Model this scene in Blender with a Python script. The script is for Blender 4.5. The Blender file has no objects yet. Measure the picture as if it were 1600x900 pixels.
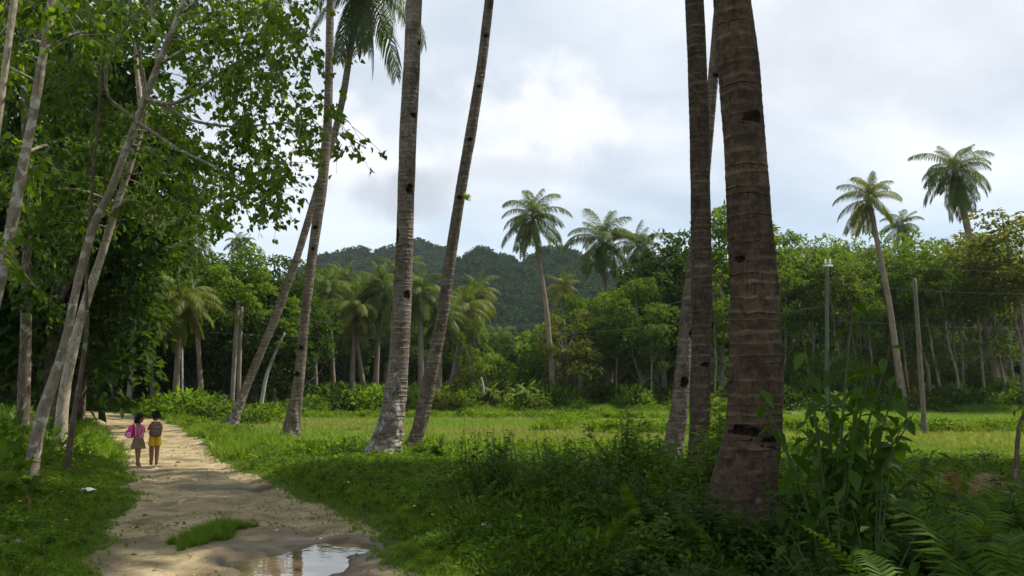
import bpy, math, random
import numpy as np
from mathutils import Vector, Matrix, Euler
random.seed(7)
rad = math.radians
scene = bpy.context.scene
COL = scene.collection

# ------------------------------------------------------------------ camera
F = 1280.0; HC = 1.65; HOR = 603.0
PITCH = math.atan((HOR-450)/F)
cam_d = bpy.data.cameras.new('camera'); cam = bpy.data.objects.new('camera', cam_d); COL.objects.link(cam)
cam.location = (0, 0, HC); cam.rotation_euler = (math.pi/2+PITCH, 0, 0)
cam_d.sensor_width = 36; cam_d.lens = F/1600*36; cam_d.clip_end = 3000; cam_d.clip_start = 0.05
scene.camera = cam

# ------------------------------------------------------------------ light
SUN_AZ, SUN_EL = 66, 58          # azimuth measured from +Y towards +X
sd = Vector((math.sin(rad(SUN_AZ))*math.cos(rad(SUN_EL)), math.cos(rad(SUN_AZ))*math.cos(rad(SUN_EL)), math.sin(rad(SUN_EL))))
sl = bpy.data.lights.new('sun', 'SUN'); sl.energy = 4.6; sl.angle = rad(0.6); sl.color = (1.0, 0.94, 0.84)
so = bpy.data.objects.new('sun', sl); COL.objects.link(so); so.rotation_euler = sd.to_track_quat('Z', 'Y').to_euler(); so.location = (20, 20, 60)
scene.view_settings.view_transform = 'Standard'; scene.view_settings.look = 'None'
scene.view_settings.exposure = 0.46; scene.view_settings.gamma = 1.0
scene.render.engine = 'CYCLES'
scene.cycles.max_bounces = 6; scene.cycles.diffuse_bounces = 3; scene.cycles.glossy_bounces = 2
scene.cycles.transmission_bounces = 3; scene.cycles.volume_bounces = 0; scene.cycles.transparent_max_bounces = 4
scene.cycles.use_denoising = True

world = bpy.data.worlds.new('World'); scene.world = world; world.use_nodes = True
nt = world.node_tree; nt.nodes.clear()
def N(nt, t, **kw):
    n = nt.nodes.new(t)
    for k, v in kw.items():
        if k.startswith('i_'):
            key = k[2:]; key = int(key) if key.isdigit() else key
            n.inputs[key].default_value = v
        else: setattr(n, k, v)
    return n
def L(nt, a, b): nt.links.new(a, b)
def MathN(nt, op, a, b=None, clamp=False):
    n = nt.nodes.new('ShaderNodeMath'); n.operation = op; n.use_clamp = clamp
    for i, v in enumerate((a, b)):
        if v is None: continue
        if isinstance(v, (int, float)): n.inputs[i].default_value = v
        else: nt.links.new(v, n.inputs[i])
    return n.outputs[0]
def MixC(nt, fac, a, b, mode='MIX'):
    n = nt.nodes.new('ShaderNodeMix'); n.data_type = 'RGBA'; n.blend_type = mode
    for s, v in ((n.inputs[0], fac), (n.inputs[6], a), (n.inputs[7], b)):
        if isinstance(v, (int, float)): s.default_value = v
        elif isinstance(v, tuple): s.default_value = v if len(v) == 4 else (*v, 1)
        else: nt.links.new(v, s)
    return n.outputs[2]
def Ramp(nt, fac, stops):
    n = nt.nodes.new('ShaderNodeValToRGB'); e = n.color_ramp.elements
    while len(e) < len(stops): e.new(0.5)
    for i, (p, c) in enumerate(stops):
        e[i].position = p; e[i].color = c if len(c) == 4 else (*c, 1)
    if fac is not None: nt.links.new(fac, n.inputs[0])
    return n.outputs[0]
def G(v): return (v, v, v, 1)
SKY_STRENGTH = 0.1
sky = N(nt, 'ShaderNodeTexSky', sky_type='NISHITA', sun_disc=False, sun_elevation=rad(SUN_EL), sun_rotation=rad(SUN_AZ))
sky.air_density = 1.0; sky.dust_density = 1.5
tc = N(nt, 'ShaderNodeTexCoord')
sep = N(nt, 'ShaderNodeSeparateXYZ'); L(nt, tc.outputs['Generated'], sep.inputs[0])
zc = MathN(nt, 'MAXIMUM', sep.outputs[2], 0.0)
den = MathN(nt, 'ADD', zc, 0.16)
cx_ = MathN(nt, 'DIVIDE', sep.outputs[0], den); cy_ = MathN(nt, 'DIVIDE', sep.outputs[1], den)
cmb = N(nt, 'ShaderNodeCombineXYZ'); L(nt, cx_, cmb.inputs[0]); L(nt, cy_, cmb.inputs[1])
n1 = N(nt, 'ShaderNodeTexNoise', i_Scale=0.55, i_Detail=6.0, i_Roughness=0.52, i_Distortion=0.3)
mp = N(nt, 'ShaderNodeMapping'); mp.inputs['Location'].default_value = (3.1, 1.7, 0.0); L(nt, cmb.outputs[0], mp.inputs[0]); L(nt, mp.outputs[0], n1.inputs[0])
n2 = N(nt, 'ShaderNodeTexNoise', i_Scale=1.5, i_Detail=5.0, i_Roughness=0.5, i_Distortion=0.2)
mp2 = N(nt, 'ShaderNodeMapping'); mp2.inputs['Location'].default_value = (8.4, 5.2, 2.0); L(nt, cmb.outputs[0], mp2.inputs[0]); L(nt, mp2.outputs[0], n2.inputs[0])
nm = MathN(nt, 'ADD', MathN(nt, 'MULTIPLY', n1.outputs[0], 0.7), MathN(nt, 'MULTIPLY', n2.outputs[0], 0.3))
# individual cloud masses: soft lobes about a direction, broken up by the noise
def lobe(px, py, wx, wy, soft=1.0, brk=1.2):
    u = (px-800)/F; v = (450-py)/F
    d = Vector((u, math.cos(PITCH)-v*math.sin(PITCH), math.sin(PITCH)+v*math.cos(PITCH))); d.normalize()
    az = math.atan2(d.x, d.y); el = math.asin(d.z)
    A = MathN(nt, 'ARCTAN2', sep.outputs[0], sep.outputs[1]); E = MathN(nt, 'ARCSINE', sep.outputs[2])
    a = MathN(nt, 'DIVIDE', MathN(nt, 'SUBTRACT', A, az), wx/F); e = MathN(nt, 'DIVIDE', MathN(nt, 'SUBTRACT', E, el), wy/F)
    r2 = MathN(nt, 'ADD', MathN(nt, 'MULTIPLY', a, a), MathN(nt, 'MULTIPLY', e, e))
    g = MathN(nt, 'SUBTRACT', 1.0, r2)
    g = MathN(nt, 'ADD', g, MathN(nt, 'MULTIPLY', MathN(nt, 'SUBTRACT', n3.outputs[0], 0.5), brk*4))
    mr = N(nt, 'ShaderNodeMapRange', interpolation_type='SMOOTHSTEP'); L(nt, g, mr.inputs[0])
    mr.inputs[1].default_value = -0.1*soft; mr.inputs[2].default_value = 0.9*soft
    return mr.outputs[0]
n3 = N(nt, 'ShaderNodeTexNoise', i_Scale=9.0, i_Detail=6.0, i_Roughness=0.55, i_Distortion=0.1); L(nt, tc.outputs['Generated'], n3.inputs[0])
cc = Ramp(nt, nm, [(0.41, (4.5, 5.1, 5.9)), (0.47, (5.6, 6.15, 6.8)), (0.52, (6.8, 7.15, 7.6)), (0.59, (8.3, 8.4, 8.6))])
low = N(nt, 'ShaderNodeMapRange', interpolation_type='SMOOTHSTEP'); L(nt, sep.outputs[2], low.inputs[0])
low.inputs[1].default_value = 0.09; low.inputs[2].default_value = 0.30; low.inputs[3].default_value = 0.62; low.inputs[4].default_value = 0.0
cc = MixC(nt, low.outputs[0], cc, (4.6, 6.3, 7.9))
cc = MixC(nt, MathN(nt, 'MULTIPLY', lobe(1450, 60, 420, 150, 1.6, 0.6), 0.5), cc, (4.0, 4.25, 4.9))
cc = MixC(nt, MathN(nt, 'MULTIPLY', lobe(770, 200, 230, 100, 1.5, 1.6), 0.85), cc, (8.2, 8.2, 8.2))
cc = MixC(nt, MathN(nt, 'MULTIPLY', lobe(520, 220, 170, 80, 1.4, 1.5), 0.85), cc, (8.3, 8.3, 8.3))
cc = MixC(nt, MathN(nt, 'MULTIPLY', lobe(865, 115, 100, 45, 1.3, 1.5), 0.7), cc, (8.3, 8.3, 8.3))
cc = MixC(nt, MathN(nt, 'MULTIPLY', lobe(600, 298, 190, 40, 1.6, 1.3), 0.9), cc, (4.6, 4.9, 5.4))
cc = MixC(nt, MathN(nt, 'MULTIPLY', lobe(770, 268, 130, 26, 1.5, 1.3), 0.55), cc, (5.0, 5.3, 5.8))
cc = MixC(nt, 0.10, cc, sky.outputs[0])
bg = N(nt, 'ShaderNodeBackground', i_Strength=SKY_STRENGTH); L(nt, cc, bg.inputs[0])
wo = N(nt, 'ShaderNodeOutputWorld'); L(nt, bg.outputs[0], wo.inputs[0])

# ------------------------------------------------------------------ helpers
def at(px, py, Y):
    u = (px-800)/F; v = (450-py)/F
    y = math.cos(PITCH)-v*math.sin(PITCH); z = math.sin(PITCH)+v*math.cos(PITCH)
    t = Y/y
    return np.array([u*t, Y, HC+z*t])
def gp(px, py):
    u = (px-800)/F; v = (450-py)/F
    y = math.cos(PITCH)-v*math.sin(PITCH); z = math.sin(PITCH)+v*math.cos(PITCH)
    t = -HC/z
    return np.array([u*t, y*t, 0.0])
def sstep(a, b, x):
    t = np.clip((np.asarray(x, float)-a)/(b-a), 0, 1); return t*t*(3-2*t)
def vnoise(x, y, seed=0):
    x = np.asarray(x, float); y = np.asarray(y, float)
    xi = np.floor(x).astype(np.int64); yi = np.floor(y).astype(np.int64); fx = x-xi; fy = y-yi
    def h(a, b):
        n = (a*374761393+b*668265263+seed*1442695041) & 0xffffffff
        n = ((n ^ (n >> 13))*1274126177) & 0xffffffff
        return ((n ^ (n >> 16)) & 0xffff)/65535.0
    fx = fx*fx*(3-2*fx); fy = fy*fy*(3-2*fy)
    return (h(xi, yi)*(1-fx)+h(xi+1, yi)*fx)*(1-fy)+(h(xi, yi+1)*(1-fx)+h(xi+1, yi+1)*fx)*fy
def fbm(x, y, o=4, seed=0):
    s = 0; a = 0.5; t = 0
    for i in range(o):
        s = s+a*vnoise(x*2**i, y*2**i, seed+i*17); t += a; a *= 0.5
    return s/t
def nrm(a): return a/np.maximum(np.linalg.norm(a, axis=-1, keepdims=True), 1e-9)

class MB:
    def __init__(s): s.V = []; s.T = []; s.Q = []; s.n = 0
    def add(s, V, T=None, Q=None):
        V = np.asarray(V, float).reshape(-1, 3)
        if T is not None and len(T): s.T.append(np.asarray(T, int).reshape(-1, 3)+s.n)
        if Q is not None and len(Q): s.Q.append(np.asarray(Q, int).reshape(-1, 4)+s.n)
        s.V.append(V); s.n += len(V); return s
    def mesh(s, name, mat=None, smooth=True):
        me = bpy.data.meshes.new(name)
        V = np.concatenate(s.V) if s.V else np.zeros((0, 3))
        T = np.concatenate(s.T) if s.T else np.zeros((0, 3), int)
        Q = np.concatenate(s.Q) if s.Q else np.zeros((0, 4), int)
        me.vertices.add(len(V)); me.vertices.foreach_set('co', V.astype(np.float32).ravel())
        me.loops.add(len(T)*3+len(Q)*4); me.loops.foreach_set('vertex_index', np.concatenate([T.ravel(), Q.ravel()]).astype(np.int32))
        me.polygons.add(len(T)+len(Q))
        st = np.concatenate([np.arange(len(T))*3, len(T)*3+np.arange(len(Q))*4]).astype(np.int32)
        me.polygons.foreach_set('loop_start', st)
        me.polygons.foreach_set('use_smooth', np.full(len(st), smooth, bool))
        me.update(calc_edges=True); me.validate()
        if mat: me.materials.append(mat)
        return me
    def build(s, name, mat=None, parent=None, smooth=True, kind=None):
        return link(name, s.mesh(name, mat, smooth), parent, kind=kind)
def link(name, me, parent=None, loc=None, rot=None, scale=None, kind=None):
    o = bpy.data.objects.new(name, me); COL.objects.link(o)
    if parent is not None: o.parent = parent
    if loc is not None: o.location = loc
    if rot is not None: o.rotation_euler = rot
    if scale is not None: o.scale = scale
    if kind: o['kind'] = kind
    return o
def tag(o, label=None, cat=None, group=None, kind=None):
    if label: o['label'] = label
    if cat: o['category'] = cat
    if group: o['group'] = group
    if kind: o['kind'] = kind
    return o
def empty(name, loc, label, cat, group=None, rot=(0, 0, 0), scale=(1, 1, 1)):
    o = bpy.data.objects.new(name, None); COL.objects.link(o); o.empty_display_size = 0.2
    o.location = loc; o.rotation_euler = rot; o.scale = scale
    return tag(o, label, cat, group)

def resample(P, R, n):
    P = np.asarray(P, float); R = np.asarray(R, float)
    d = np.r_[0, np.cumsum(np.linalg.norm(np.diff(P, axis=0), axis=1))]
    t = np.linspace(0, d[-1], n)
    # catmull-like smoothing: dense linear, then box-filter
    Q = np.stack([np.interp(t, d, P[:, k]) for k in range(3)], 1); r = np.interp(t, d, R)
    w = max(1, n//(len(P)*2+1))
    for _ in range(w*2):
        Q[1:-1] = (Q[:-2]+2*Q[1:-1]+Q[2:])/4; r[1:-1] = (r[:-2]+2*r[1:-1]+r[2:])/4
    return Q, r
def sweep(P, R, segs=10, fn=None, mb=None, cap=True):
    P = np.asarray(P, float); R = np.asarray(R, float); n = len(P)
    T = nrm(np.gradient(P, axis=0)); m = nrm((P[-1]-P[0])[None])[0]
    ref = np.array([0, 1.0, 0]) if abs(m[1]) < 0.8 else np.array([0, 0, 1.0])
    A = nrm(np.cross(ref[None], T)); B = nrm(np.cross(T, A))
    th = np.arange(segs)*2*np.pi/segs
    rr = np.repeat(R[:, None], segs, 1)
    if fn is not None: rr = fn(rr, np.arange(n), th)
    V = P[:, None]+rr[..., None]*(A[:, None]*np.cos(th)[None, :, None]+B[:, None]*np.sin(th)[None, :, None])
    i = np.arange(n-1)[:, None]*segs; j = np.arange(segs)[None]; k = (j+1) % segs
    Q = np.stack([i+j, i+k, i+segs+k, i+segs+j], -1).reshape(-1, 4)
    V = V.reshape(-1, 3); Tt = []
    if cap:
        V = np.vstack([V, P[-1][None]+T[-1][None]*R[-1]*0.3, P[0][None]])
        b = (n-1)*segs; jj = np.arange(segs); kk = (jj+1) % segs
        Tt = np.vstack([np.stack([b+jj, b+kk, np.full(segs, n*segs)], 1), np.stack([kk, jj, np.full(segs, n*segs+1)], 1)])
    mb = mb or MB(); mb.add(V, Tt, Q); return mb

# leaf templates: columns = (side, along, up)
DIAMOND = (np.array([[0, 0, 0], [-.5, .45, .10], [0, 1, -.08], [.5, .45, .10]]), [[0, 2, 1], [0, 3, 2]], None)
HEART = (np.array([[0, 0, 0], [-.27, -.12, .04], [-.46, .16, .08], [-.30, .58, .05], [0, 1.0, -.10], [.30, .58, .05], [.46, .16, .08], [.27, -.12, .04]]),
         [[0, 4, 3], [0, 5, 4]], [[0, 3, 2, 1], [0, 7, 6, 5]])
OVAL = (np.array([[0, 0, 0], [-.34, .22, .06], [-.5, .5, .07], [-.33, .8, .0], [0, 1.05, -.12], [.33, .8, .0], [.5, .5, .07], [.34, .22, .06], [0, .3, 0], [0, .7, -.02]]),
        [[0, 8, 1], [0, 7, 8], [9, 4, 3], [9, 5, 4]], [[1, 8, 9, 2], [8, 7, 6, 9]])
OVAL[1].extend([[2, 9, 3], [6, 5, 9]])
BLADE = (np.array([[-.5, 0, 0], [.5, 0, 0], [.42, .5, .06], [-.42, .5, .06], [0, 1.0, -.12]]), [[3, 2, 4]], [[0, 1, 2, 3]])
def leaves(mb, P, D, U, Ln, W, tpl):
    """P positions, D tip direction, U up-ish, Ln length, W width/length"""
    tv, tt, tq = tpl; n = len(P)
    if n == 0: return
    D = nrm(D); S = nrm(np.cross(D, U)); Nn = np.cross(S, D)
    Ln = np.broadcast_to(np.asarray(Ln, float), (n,))[:, None, None]; W = np.broadcast_to(np.asarray(W, float), (n,))[:, None, None]
    V = P[:, None]+Ln*(S[:, None]*tv[None, :, 0:1]*W+D[:, None]*tv[None, :, 1:2]+Nn[:, None]*tv[None, :, 2:3])
    off = (np.arange(n)*len(tv))[:, None, None]
    T = (np.array(tt)[None]+off).reshape(-1, 3) if tt else None
    Q = (np.array(tq)[None]+off).reshape(-1, 4) if tq else None
    mb.add(V.reshape(-1, 3), T, Q)

# ------------------------------------------------------------------ materials
def newmat(name):
    m = bpy.data.materials.new(name); m.use_nodes = True; nt = m.node_tree; nt.nodes.clear()
    out = nt.nodes.new('ShaderNodeOutputMaterial'); return m, nt, out
def leafmat(name, dark, mid, light, trans=0.4, rough=0.6, spec=0.12):
    m, nt, out = newmat(name)
    ge = N(nt, 'ShaderNodeNewGeometry'); oi = N(nt, 'ShaderNodeObjectInfo')
    tcx = N(nt, 'ShaderNodeTexCoord'); nz = N(nt, 'ShaderNodeTexNoise', i_Scale=0.8, i_Detail=2.0); L(nt, tcx.outputs['Object'], nz.inputs[0])
    f = MathN(nt, 'ADD', MathN(nt, 'MULTIPLY', ge.outputs['Random Per Island'], 0.65), MathN(nt, 'MULTIPLY', oi.outputs['Random'], 0.25))
    f = MathN(nt, 'ADD', f, MathN(nt, 'MULTIPLY', nz.outputs[0], 0.3))
    c = Ramp(nt, f, [(0.12, dark), (0.55, mid), (1.0, light)])
    p = N(nt, 'ShaderNodeBsdfPrincipled', i_Roughness=rough); L(nt, c, p.inputs['Base Color'])
    p.inputs['Specular IOR Level'].default_value = spec
    t = N(nt, 'ShaderNodeBsdfTranslucent'); tcn = MixC(nt, 1.0, c, (1.7, 1.5, 0.4), 'MULTIPLY'); L(nt, tcn, t.inputs[0])
    mx = N(nt, 'ShaderNodeMixShader', i_0=trans); L(nt, p.outputs[0], mx.inputs[1]); L(nt, t.outputs[0], mx.inputs[2])
    L(nt, mx.outputs[0], out.inputs[0]); return m
def barkmat(name, c1, c2, lichen=None, lic_amt=0.5, scale=6.0, zfade=None, scar=None, bump=0.6, vert=0.25, stain=None):
    m, nt, out = newmat(name)
    tcx = N(nt, 'ShaderNodeTexCoord'); mpn = N(nt, 'ShaderNodeMapping'); mpn.inputs['Scale'].default_value = (1, 1, vert); L(nt, tcx.outputs['Object'], mpn.inputs[0])
    a = N(nt, 'ShaderNodeTexNoise', i_Scale=scale*2.2, i_Detail=6.0, i_Roughness=0.65); L(nt, mpn.outputs[0], a.inputs[0])
    mv = N(nt, 'ShaderNodeMapping'); mv.inputs['Scale'].default_value = (9, 9, .8); L(nt, tcx.outputs['Object'], mv.inputs[0])
    vn = N(nt, 'ShaderNodeTexNoise', i_Scale=scale*.7, i_Detail=4.0, i_Roughness=.6); L(nt, mv.outputs[0], vn.inputs[0])
    b = N(nt, 'ShaderNodeTexNoise', i_Scale=scale*0.35, i_Detail=3.0); L(nt, tcx.outputs['Object'], b.inputs[0])
    f = MathN(nt, 'ADD', MathN(nt, 'MULTIPLY', a.outputs[0], 0.65), MathN(nt, 'MULTIPLY', b.outputs[0], 0.35))
    c = Ramp(nt, f, [(0.36, c1), (0.62, c2)])
    c = MixC(nt, Ramp(nt, vn.outputs[0], [(.36, G(.55)), (.46, G(0))]), c, tuple(q*.35 for q in c1))
    if lichen:
        l = N(nt, 'ShaderNodeTexNoise', i_Scale=scale*1.1, i_Detail=5.0, i_Roughness=0.6, i_Distortion=0.6); L(nt, tcx.outputs['Object'], l.inputs[0])
        fac = l.outputs[0]
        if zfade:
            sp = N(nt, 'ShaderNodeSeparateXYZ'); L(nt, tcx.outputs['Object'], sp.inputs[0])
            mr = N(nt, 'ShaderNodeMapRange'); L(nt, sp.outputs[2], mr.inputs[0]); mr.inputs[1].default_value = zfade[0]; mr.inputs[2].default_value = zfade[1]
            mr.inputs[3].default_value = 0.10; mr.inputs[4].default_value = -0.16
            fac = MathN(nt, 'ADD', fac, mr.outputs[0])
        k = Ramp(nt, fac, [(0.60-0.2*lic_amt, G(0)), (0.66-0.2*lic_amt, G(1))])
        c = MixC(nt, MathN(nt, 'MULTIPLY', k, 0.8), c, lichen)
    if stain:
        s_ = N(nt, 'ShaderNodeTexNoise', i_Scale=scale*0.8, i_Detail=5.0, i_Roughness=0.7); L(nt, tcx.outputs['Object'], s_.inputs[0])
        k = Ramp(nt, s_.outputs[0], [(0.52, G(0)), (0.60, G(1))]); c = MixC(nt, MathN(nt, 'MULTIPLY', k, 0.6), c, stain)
    if scar:
        at_ = N(nt, 'ShaderNodeAttribute', attribute_name='scar').outputs['Fac']
        sb_ = Ramp(nt, b.outputs[0], [(0.38, G(0.15)), (0.6, G(0.85))]); c = MixC(nt, MathN(nt, 'MULTIPLY', at_, sb_), c, scar)
    p = N(nt, 'ShaderNodeBsdfPrincipled', i_Roughness=0.9); p.inputs['Specular IOR Level'].default_value = 0.15; L(nt, c, p.inputs['Base Color'])
    bm = N(nt, 'ShaderNodeBump', i_Strength=bump, i_Distance=0.03); L(nt, a.outputs[0], bm.inputs['Height']); L(nt, bm.outputs[0], p.inputs['Normal'])
    L(nt, p.outputs[0], out.inputs[0]); return m
def plain(name, c, rough=0.7, spec=0.3, var=0.15, scale=20.0, metallic=0.0):
    m, nt, out = newmat(name)
    tcx = N(nt, 'ShaderNodeTexCoord'); a = N(nt, 'ShaderNodeTexNoise', i_Scale=scale, i_Detail=4.0); L(nt, tcx.outputs['Object'], a.inputs[0])
    col = Ramp(nt, a.outputs[0], [(0.3, tuple(x*(1-var) for x in c)), (0.7, tuple(min(1, x*(1+var)) for x in c))])
    p = N(nt, 'ShaderNodeBsdfPrincipled', i_Roughness=rough, i_Metallic=metallic); p.inputs['Specular IOR Level'].default_value = spec
    L(nt, col, p.inputs['Base Color']); L(nt, p.outputs[0], out.inputs[0]); return m

M = {}
M['heart'] = leafmat('heart_leaf_green', (.03, .065, .006), (.065, .13, .010), (.16, .25, .02), 0.58, 0.5, 0.2)
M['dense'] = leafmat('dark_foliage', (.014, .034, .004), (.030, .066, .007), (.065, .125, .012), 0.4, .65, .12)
M['mid'] = leafmat('mid_foliage', (.028, .062, .006), (.055, .112, .011), (.115, .19, .02), 0.45, .65, .12)
M['light'] = leafmat('light_foliage', (.045, .09, .009), (.085, .15, .016), (.14, .225, .035), 0.48, .65, .12)
M['olive'] = leafmat('olive_foliage', (.045, .066, .01), (.085, .11, .018), (.16, .18, .04), 0.42, .65, .12)
M['hillf'] = leafmat('hill_foliage', (.011, .030, .012), (.021, .050, .018), (.036, .075, .024), 0.2, .9, .05)
M['frond'] = leafmat('palm_frond_green', (.035, .065, .016), (.060, .10, .022), (.105, .155, .032), 0.35, 0.45, 0.3)
M['frondy'] = leafmat('palm_frond_yellow', (.07, .105, .018), (.125, .16, .026), (.22, .225, .04), 0.4, 0.55, 0.15)
M['frondfar'] = leafmat('palm_frond_far', (.04, .075, .014), (.075, .12, .02), (.135, .18, .034), 0.4, 0.55, 0.15)
M['fronddead'] = leafmat('palm_frond_dry', (.12, .08, .035), (.20, .14, .06), (.28, .21, .10), 0.25)
M['fern'] = leafmat('fern_green', (.04, .085, .007), (.075, .145, .012), (.13, .215, .02), 0.48)
M['shrubleaf'] = leafmat('shrub_leaf', (.018, .045, .004), (.036, .08, .007), (.07, .135, .012), 0.45, 0.55, 0.18)
M['weed'] = leafmat('weed_leaf', (.05, .105, .007), (.105, .20, .013), (.20, .32, .028), 0.48)
M['grass'] = leafmat('grass_blade', (.065, .125, .012), (.12, .21, .02), (.20, .30, .04), 0.42)
M['rice'] = leafmat('rice_blade', (.11, .17, .035), (.19, .26, .06), (.30, .34, .12), 0.35)
M['ricegreen'] = leafmat('rice_blade_green', (.08, .17, .02), (.14, .25, .035), (.22, .33, .06), 0.35)
M['dryleaf'] = leafmat('dry_leaf', (.11, .06, .025), (.18, .11, .045), (.26, .19, .08), 0.2)
M['yellow'] = plain('yellow_petal', (.65, .48, .03), 0.6)
M['palmgrey'] = barkmat('palm_bark_grey', (.10, .078, .058), (.25, .21, .165), (.42, .39, .34), 0.22, 5.0, (0.2, 3.6), (.31, .27, .22), 0.8, 1.6, (.05, .038, .025))
M['palmgrey2'] = barkmat('palm_bark_greybrown', (.085, .062, .045), (.215, .175, .135), (.36, .34, .30), 0.1, 7.0, (0.0, 1.6), (.30, .26, .20), 0.8, 1.6, (.045, .034, .024))
M['palmbrown'] = barkmat('palm_bark_brown', (.042, .029, .020), (.115, .083, .058), (.20, .19, .15), -0.35, 7.0, (0.2, 1.8), (.19, .145, .10), 0.9, 1.2, (.035, .024, .016))
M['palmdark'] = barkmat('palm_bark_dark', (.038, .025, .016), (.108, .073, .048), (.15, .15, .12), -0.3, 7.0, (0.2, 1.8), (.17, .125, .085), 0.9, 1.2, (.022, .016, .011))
M['palmring'] = plain('leaf_scar_ridge', (.26, .21, .16), 0.9, 0.1, 0.3)
M['palmfar'] = barkmat('palm_bark_far', (.16, .12, .09), (.27, .22, .17), bump=0.3, scale=3)
M['barkmott'] = barkmat('mottled_bark', (.15, .12, .085), (.27, .225, .165), (.42, .40, .34), 0.35, 5.0, bump=0.5, vert=0.8)
M['barkpale'] = barkmat('pale_bark', (.26, .21, .15), (.42, .36, .27), (.5, .5, .45), 0.2, 5.0, bump=0.5, vert=0.8, stain=(.16, .10, .06))
M['barkdark'] = barkmat('dark_bark', (.07, .05, .035), (.15, .11, .08), (.25, .26, .2), 0.2, 5.0, bump=0.6, vert=0.5)
M['barkfar'] = barkmat('forest_bark', (.16, .13, .10), (.30, .26, .21), bump=0.3, scale=3, vert=0.4)
M['barkwhite'] = barkmat('white_bark', (.35, .33, .28), (.55, .53, .47), bump=0.3, scale=3, vert=0.4)
M['char'] = plain('rotten_notch_wood', (.016, .011, .008), 0.95, 0.1, 0.8, 25)
M['stem'] = plain('green_stem', (.06, .09, .025), 0.6)
M['pole_wood'] = barkmat('weathered_pole', (.12, .10, .075), (.24, .21, .17), bump=0.2, scale=6, vert=0.1)
M['pole_green'] = plain('green_painted_pole', (.085, .115, .085), 0.8, .1)
M['metal'] = plain('galvanised_metal', (.55, .56, .56), 0.45, 0.5, 0.1)
M['ceramic'] = plain('white_ceramic', (.75, .75, .73), 0.3, 0.5, 0.05)
M['wire'] = plain('weathered_wire', (.16, .16, .15), 0.8, .1)

# ------------------------------------------------------------------ ground
rowsL = [(900, 105), (870, 135), (840, 162), (800, 187), (780, 196), (750, 196), (720, 189), (700, 184), (680, 170), (664, 148), (656, 90), (652, -120)]
rowsR = [(900, 655), (860, 605), (830, 572), (800, 525), (780, 478), (760, 436), (740, 392), (720, 352), (700, 322), (680, 297), (660, 262), (652, 242), (645, 190), (643, 60)]
PL = np.array([gp(x, y)[:2] for y, x in rowsL]); PR = np.array([gp(x, y)[:2] for y, x in rowsR])
def pathmask(x, y):
    """>0 inside the dirt track, in metres from the edge"""
    xl = np.interp(y, PL[:, 1], PL[:, 0]); xr = np.interp(y, PR[:, 1], PR[:, 0])
    j = (fbm(x*1.1+5, y*1.1, 4, 3)-0.5)*0.9
    d = np.minimum(x-xl, xr-x)+j
    far = PR[-1, 1]
    d = np.minimum(d, (far-y)*0.8+j)
    return d
PUD = [gp(462, 868)]
def puddle(x, y):
    c = gp(455, 872); c2 = gp(515, 852)
    n = (fbm(x*2.2+1, y*2.2, 4, 11)-0.5)*1.3
    a = 1-np.sqrt(((x-c[0])/0.60)**2+((y-c[1]+0.1)/1.15)**2)
    b = 1-np.sqrt(((x-c2[0])/0.42)**2+((y-c2[1])/0.50)**2)
    c3 = gp(372, 762); e = 1-np.sqrt(((x-c3[0])/0.7)**2+((y-c3[1])/0.35)**2)
    return np.maximum(np.maximum(a, b)+n*0.8, e*0.9+n*0.8-0.25)
def fieldmask(x, y):
    near = np.where(x < 4.5, 20.5+0.12*x, 20.5-0.45*(x-4.5)); near = np.maximum(near, 13.0)
    near = near+np.where(x < -4, (-4-x)*1.6, 0)+(fbm(x*.4, y*.4, 3, 21)-.5)*2.5
    far = 54-0.02*x+(fbm(x*.2, y*0+3, 3, 22)-.5)*5
    left = -13-(y-25)*0.15
    return np.minimum(np.minimum(y-near, far-y), x-left)
def bund(x, y):
    b1 = 1-np.abs(y-(31.0+0.05*(x-12)+(fbm(x*.15, 0*y, 2, 31)-.5)*3))/1.1; b1 = np.where(x > 3, b1, -1)
    b2 = 1-np.abs(y-(43.0+(fbm(x*.12, 0*y+4, 2, 32)-.5)*4))/1.3; b2 = np.where(x < 14, b2, -1)
    b3 = 1-np.abs(x-(3.2+(y-40)*0.22))/0.9; b3 = np.where((y > 31), b3, -1)
    return np.clip(np.maximum(np.maximum(b1, b2), b3), 0, 1)
def gz(x, y):
    x = np.asarray(x, float); y = np.asarray(y, float)
    pm = pathmask(x, y)
    z = (fbm(x*.35, y*.35, 3, 5)-.5)*0.16
    z = z+sstep(0.2, -0.8, pm)*0.07
    xl = np.interp(y, PL[:, 1], PL[:, 0])
    z = z+0.45*sstep(0.6, 5.0, xl-x)*sstep(48, 30, y)
    ins = sstep(0, 0.5, pm)
    z = z+ins*((fbm(x*1.3, y*1.3, 4, 8)-.5)*0.06+(fbm(x*7, y*7, 3, 9)-.5)*0.014)
    xc = np.interp(y, PR[:, 1], PR[:, 0])*.5+xl*.5; wob = (fbm(y*.25, y*0, 2, 15)-.5)*.5
    z = z-ins*.05*(np.exp(-((x-xc-.78-wob)/.17)**2)+np.exp(-((x-xc+.72-wob)/.17)**2))*(.35+fbm(x*.8, y*.5, 2, 16))
    z = z-0.085*sstep(0.0, 0.45, puddle(x, y))-0.02*sstep(-0.5, 0.1, puddle(x, y))
    fm = fieldmask(x, y)
    z = z*(1-0.8*sstep(0, 1.5, fm))-0.14*sstep(-0.2, 1.2, fm)+bund(x, y)*sstep(0, 1, fm)*0.24
    z = z+sstep(53, 70, y)*0.5+sstep(75, 200, y)*2.0
    z = z+sstep(0, 40, -x-22)*1.2
    return z
def g1(x, y): return float(gz(np.array([x]), np.array([y]))[0])
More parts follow.
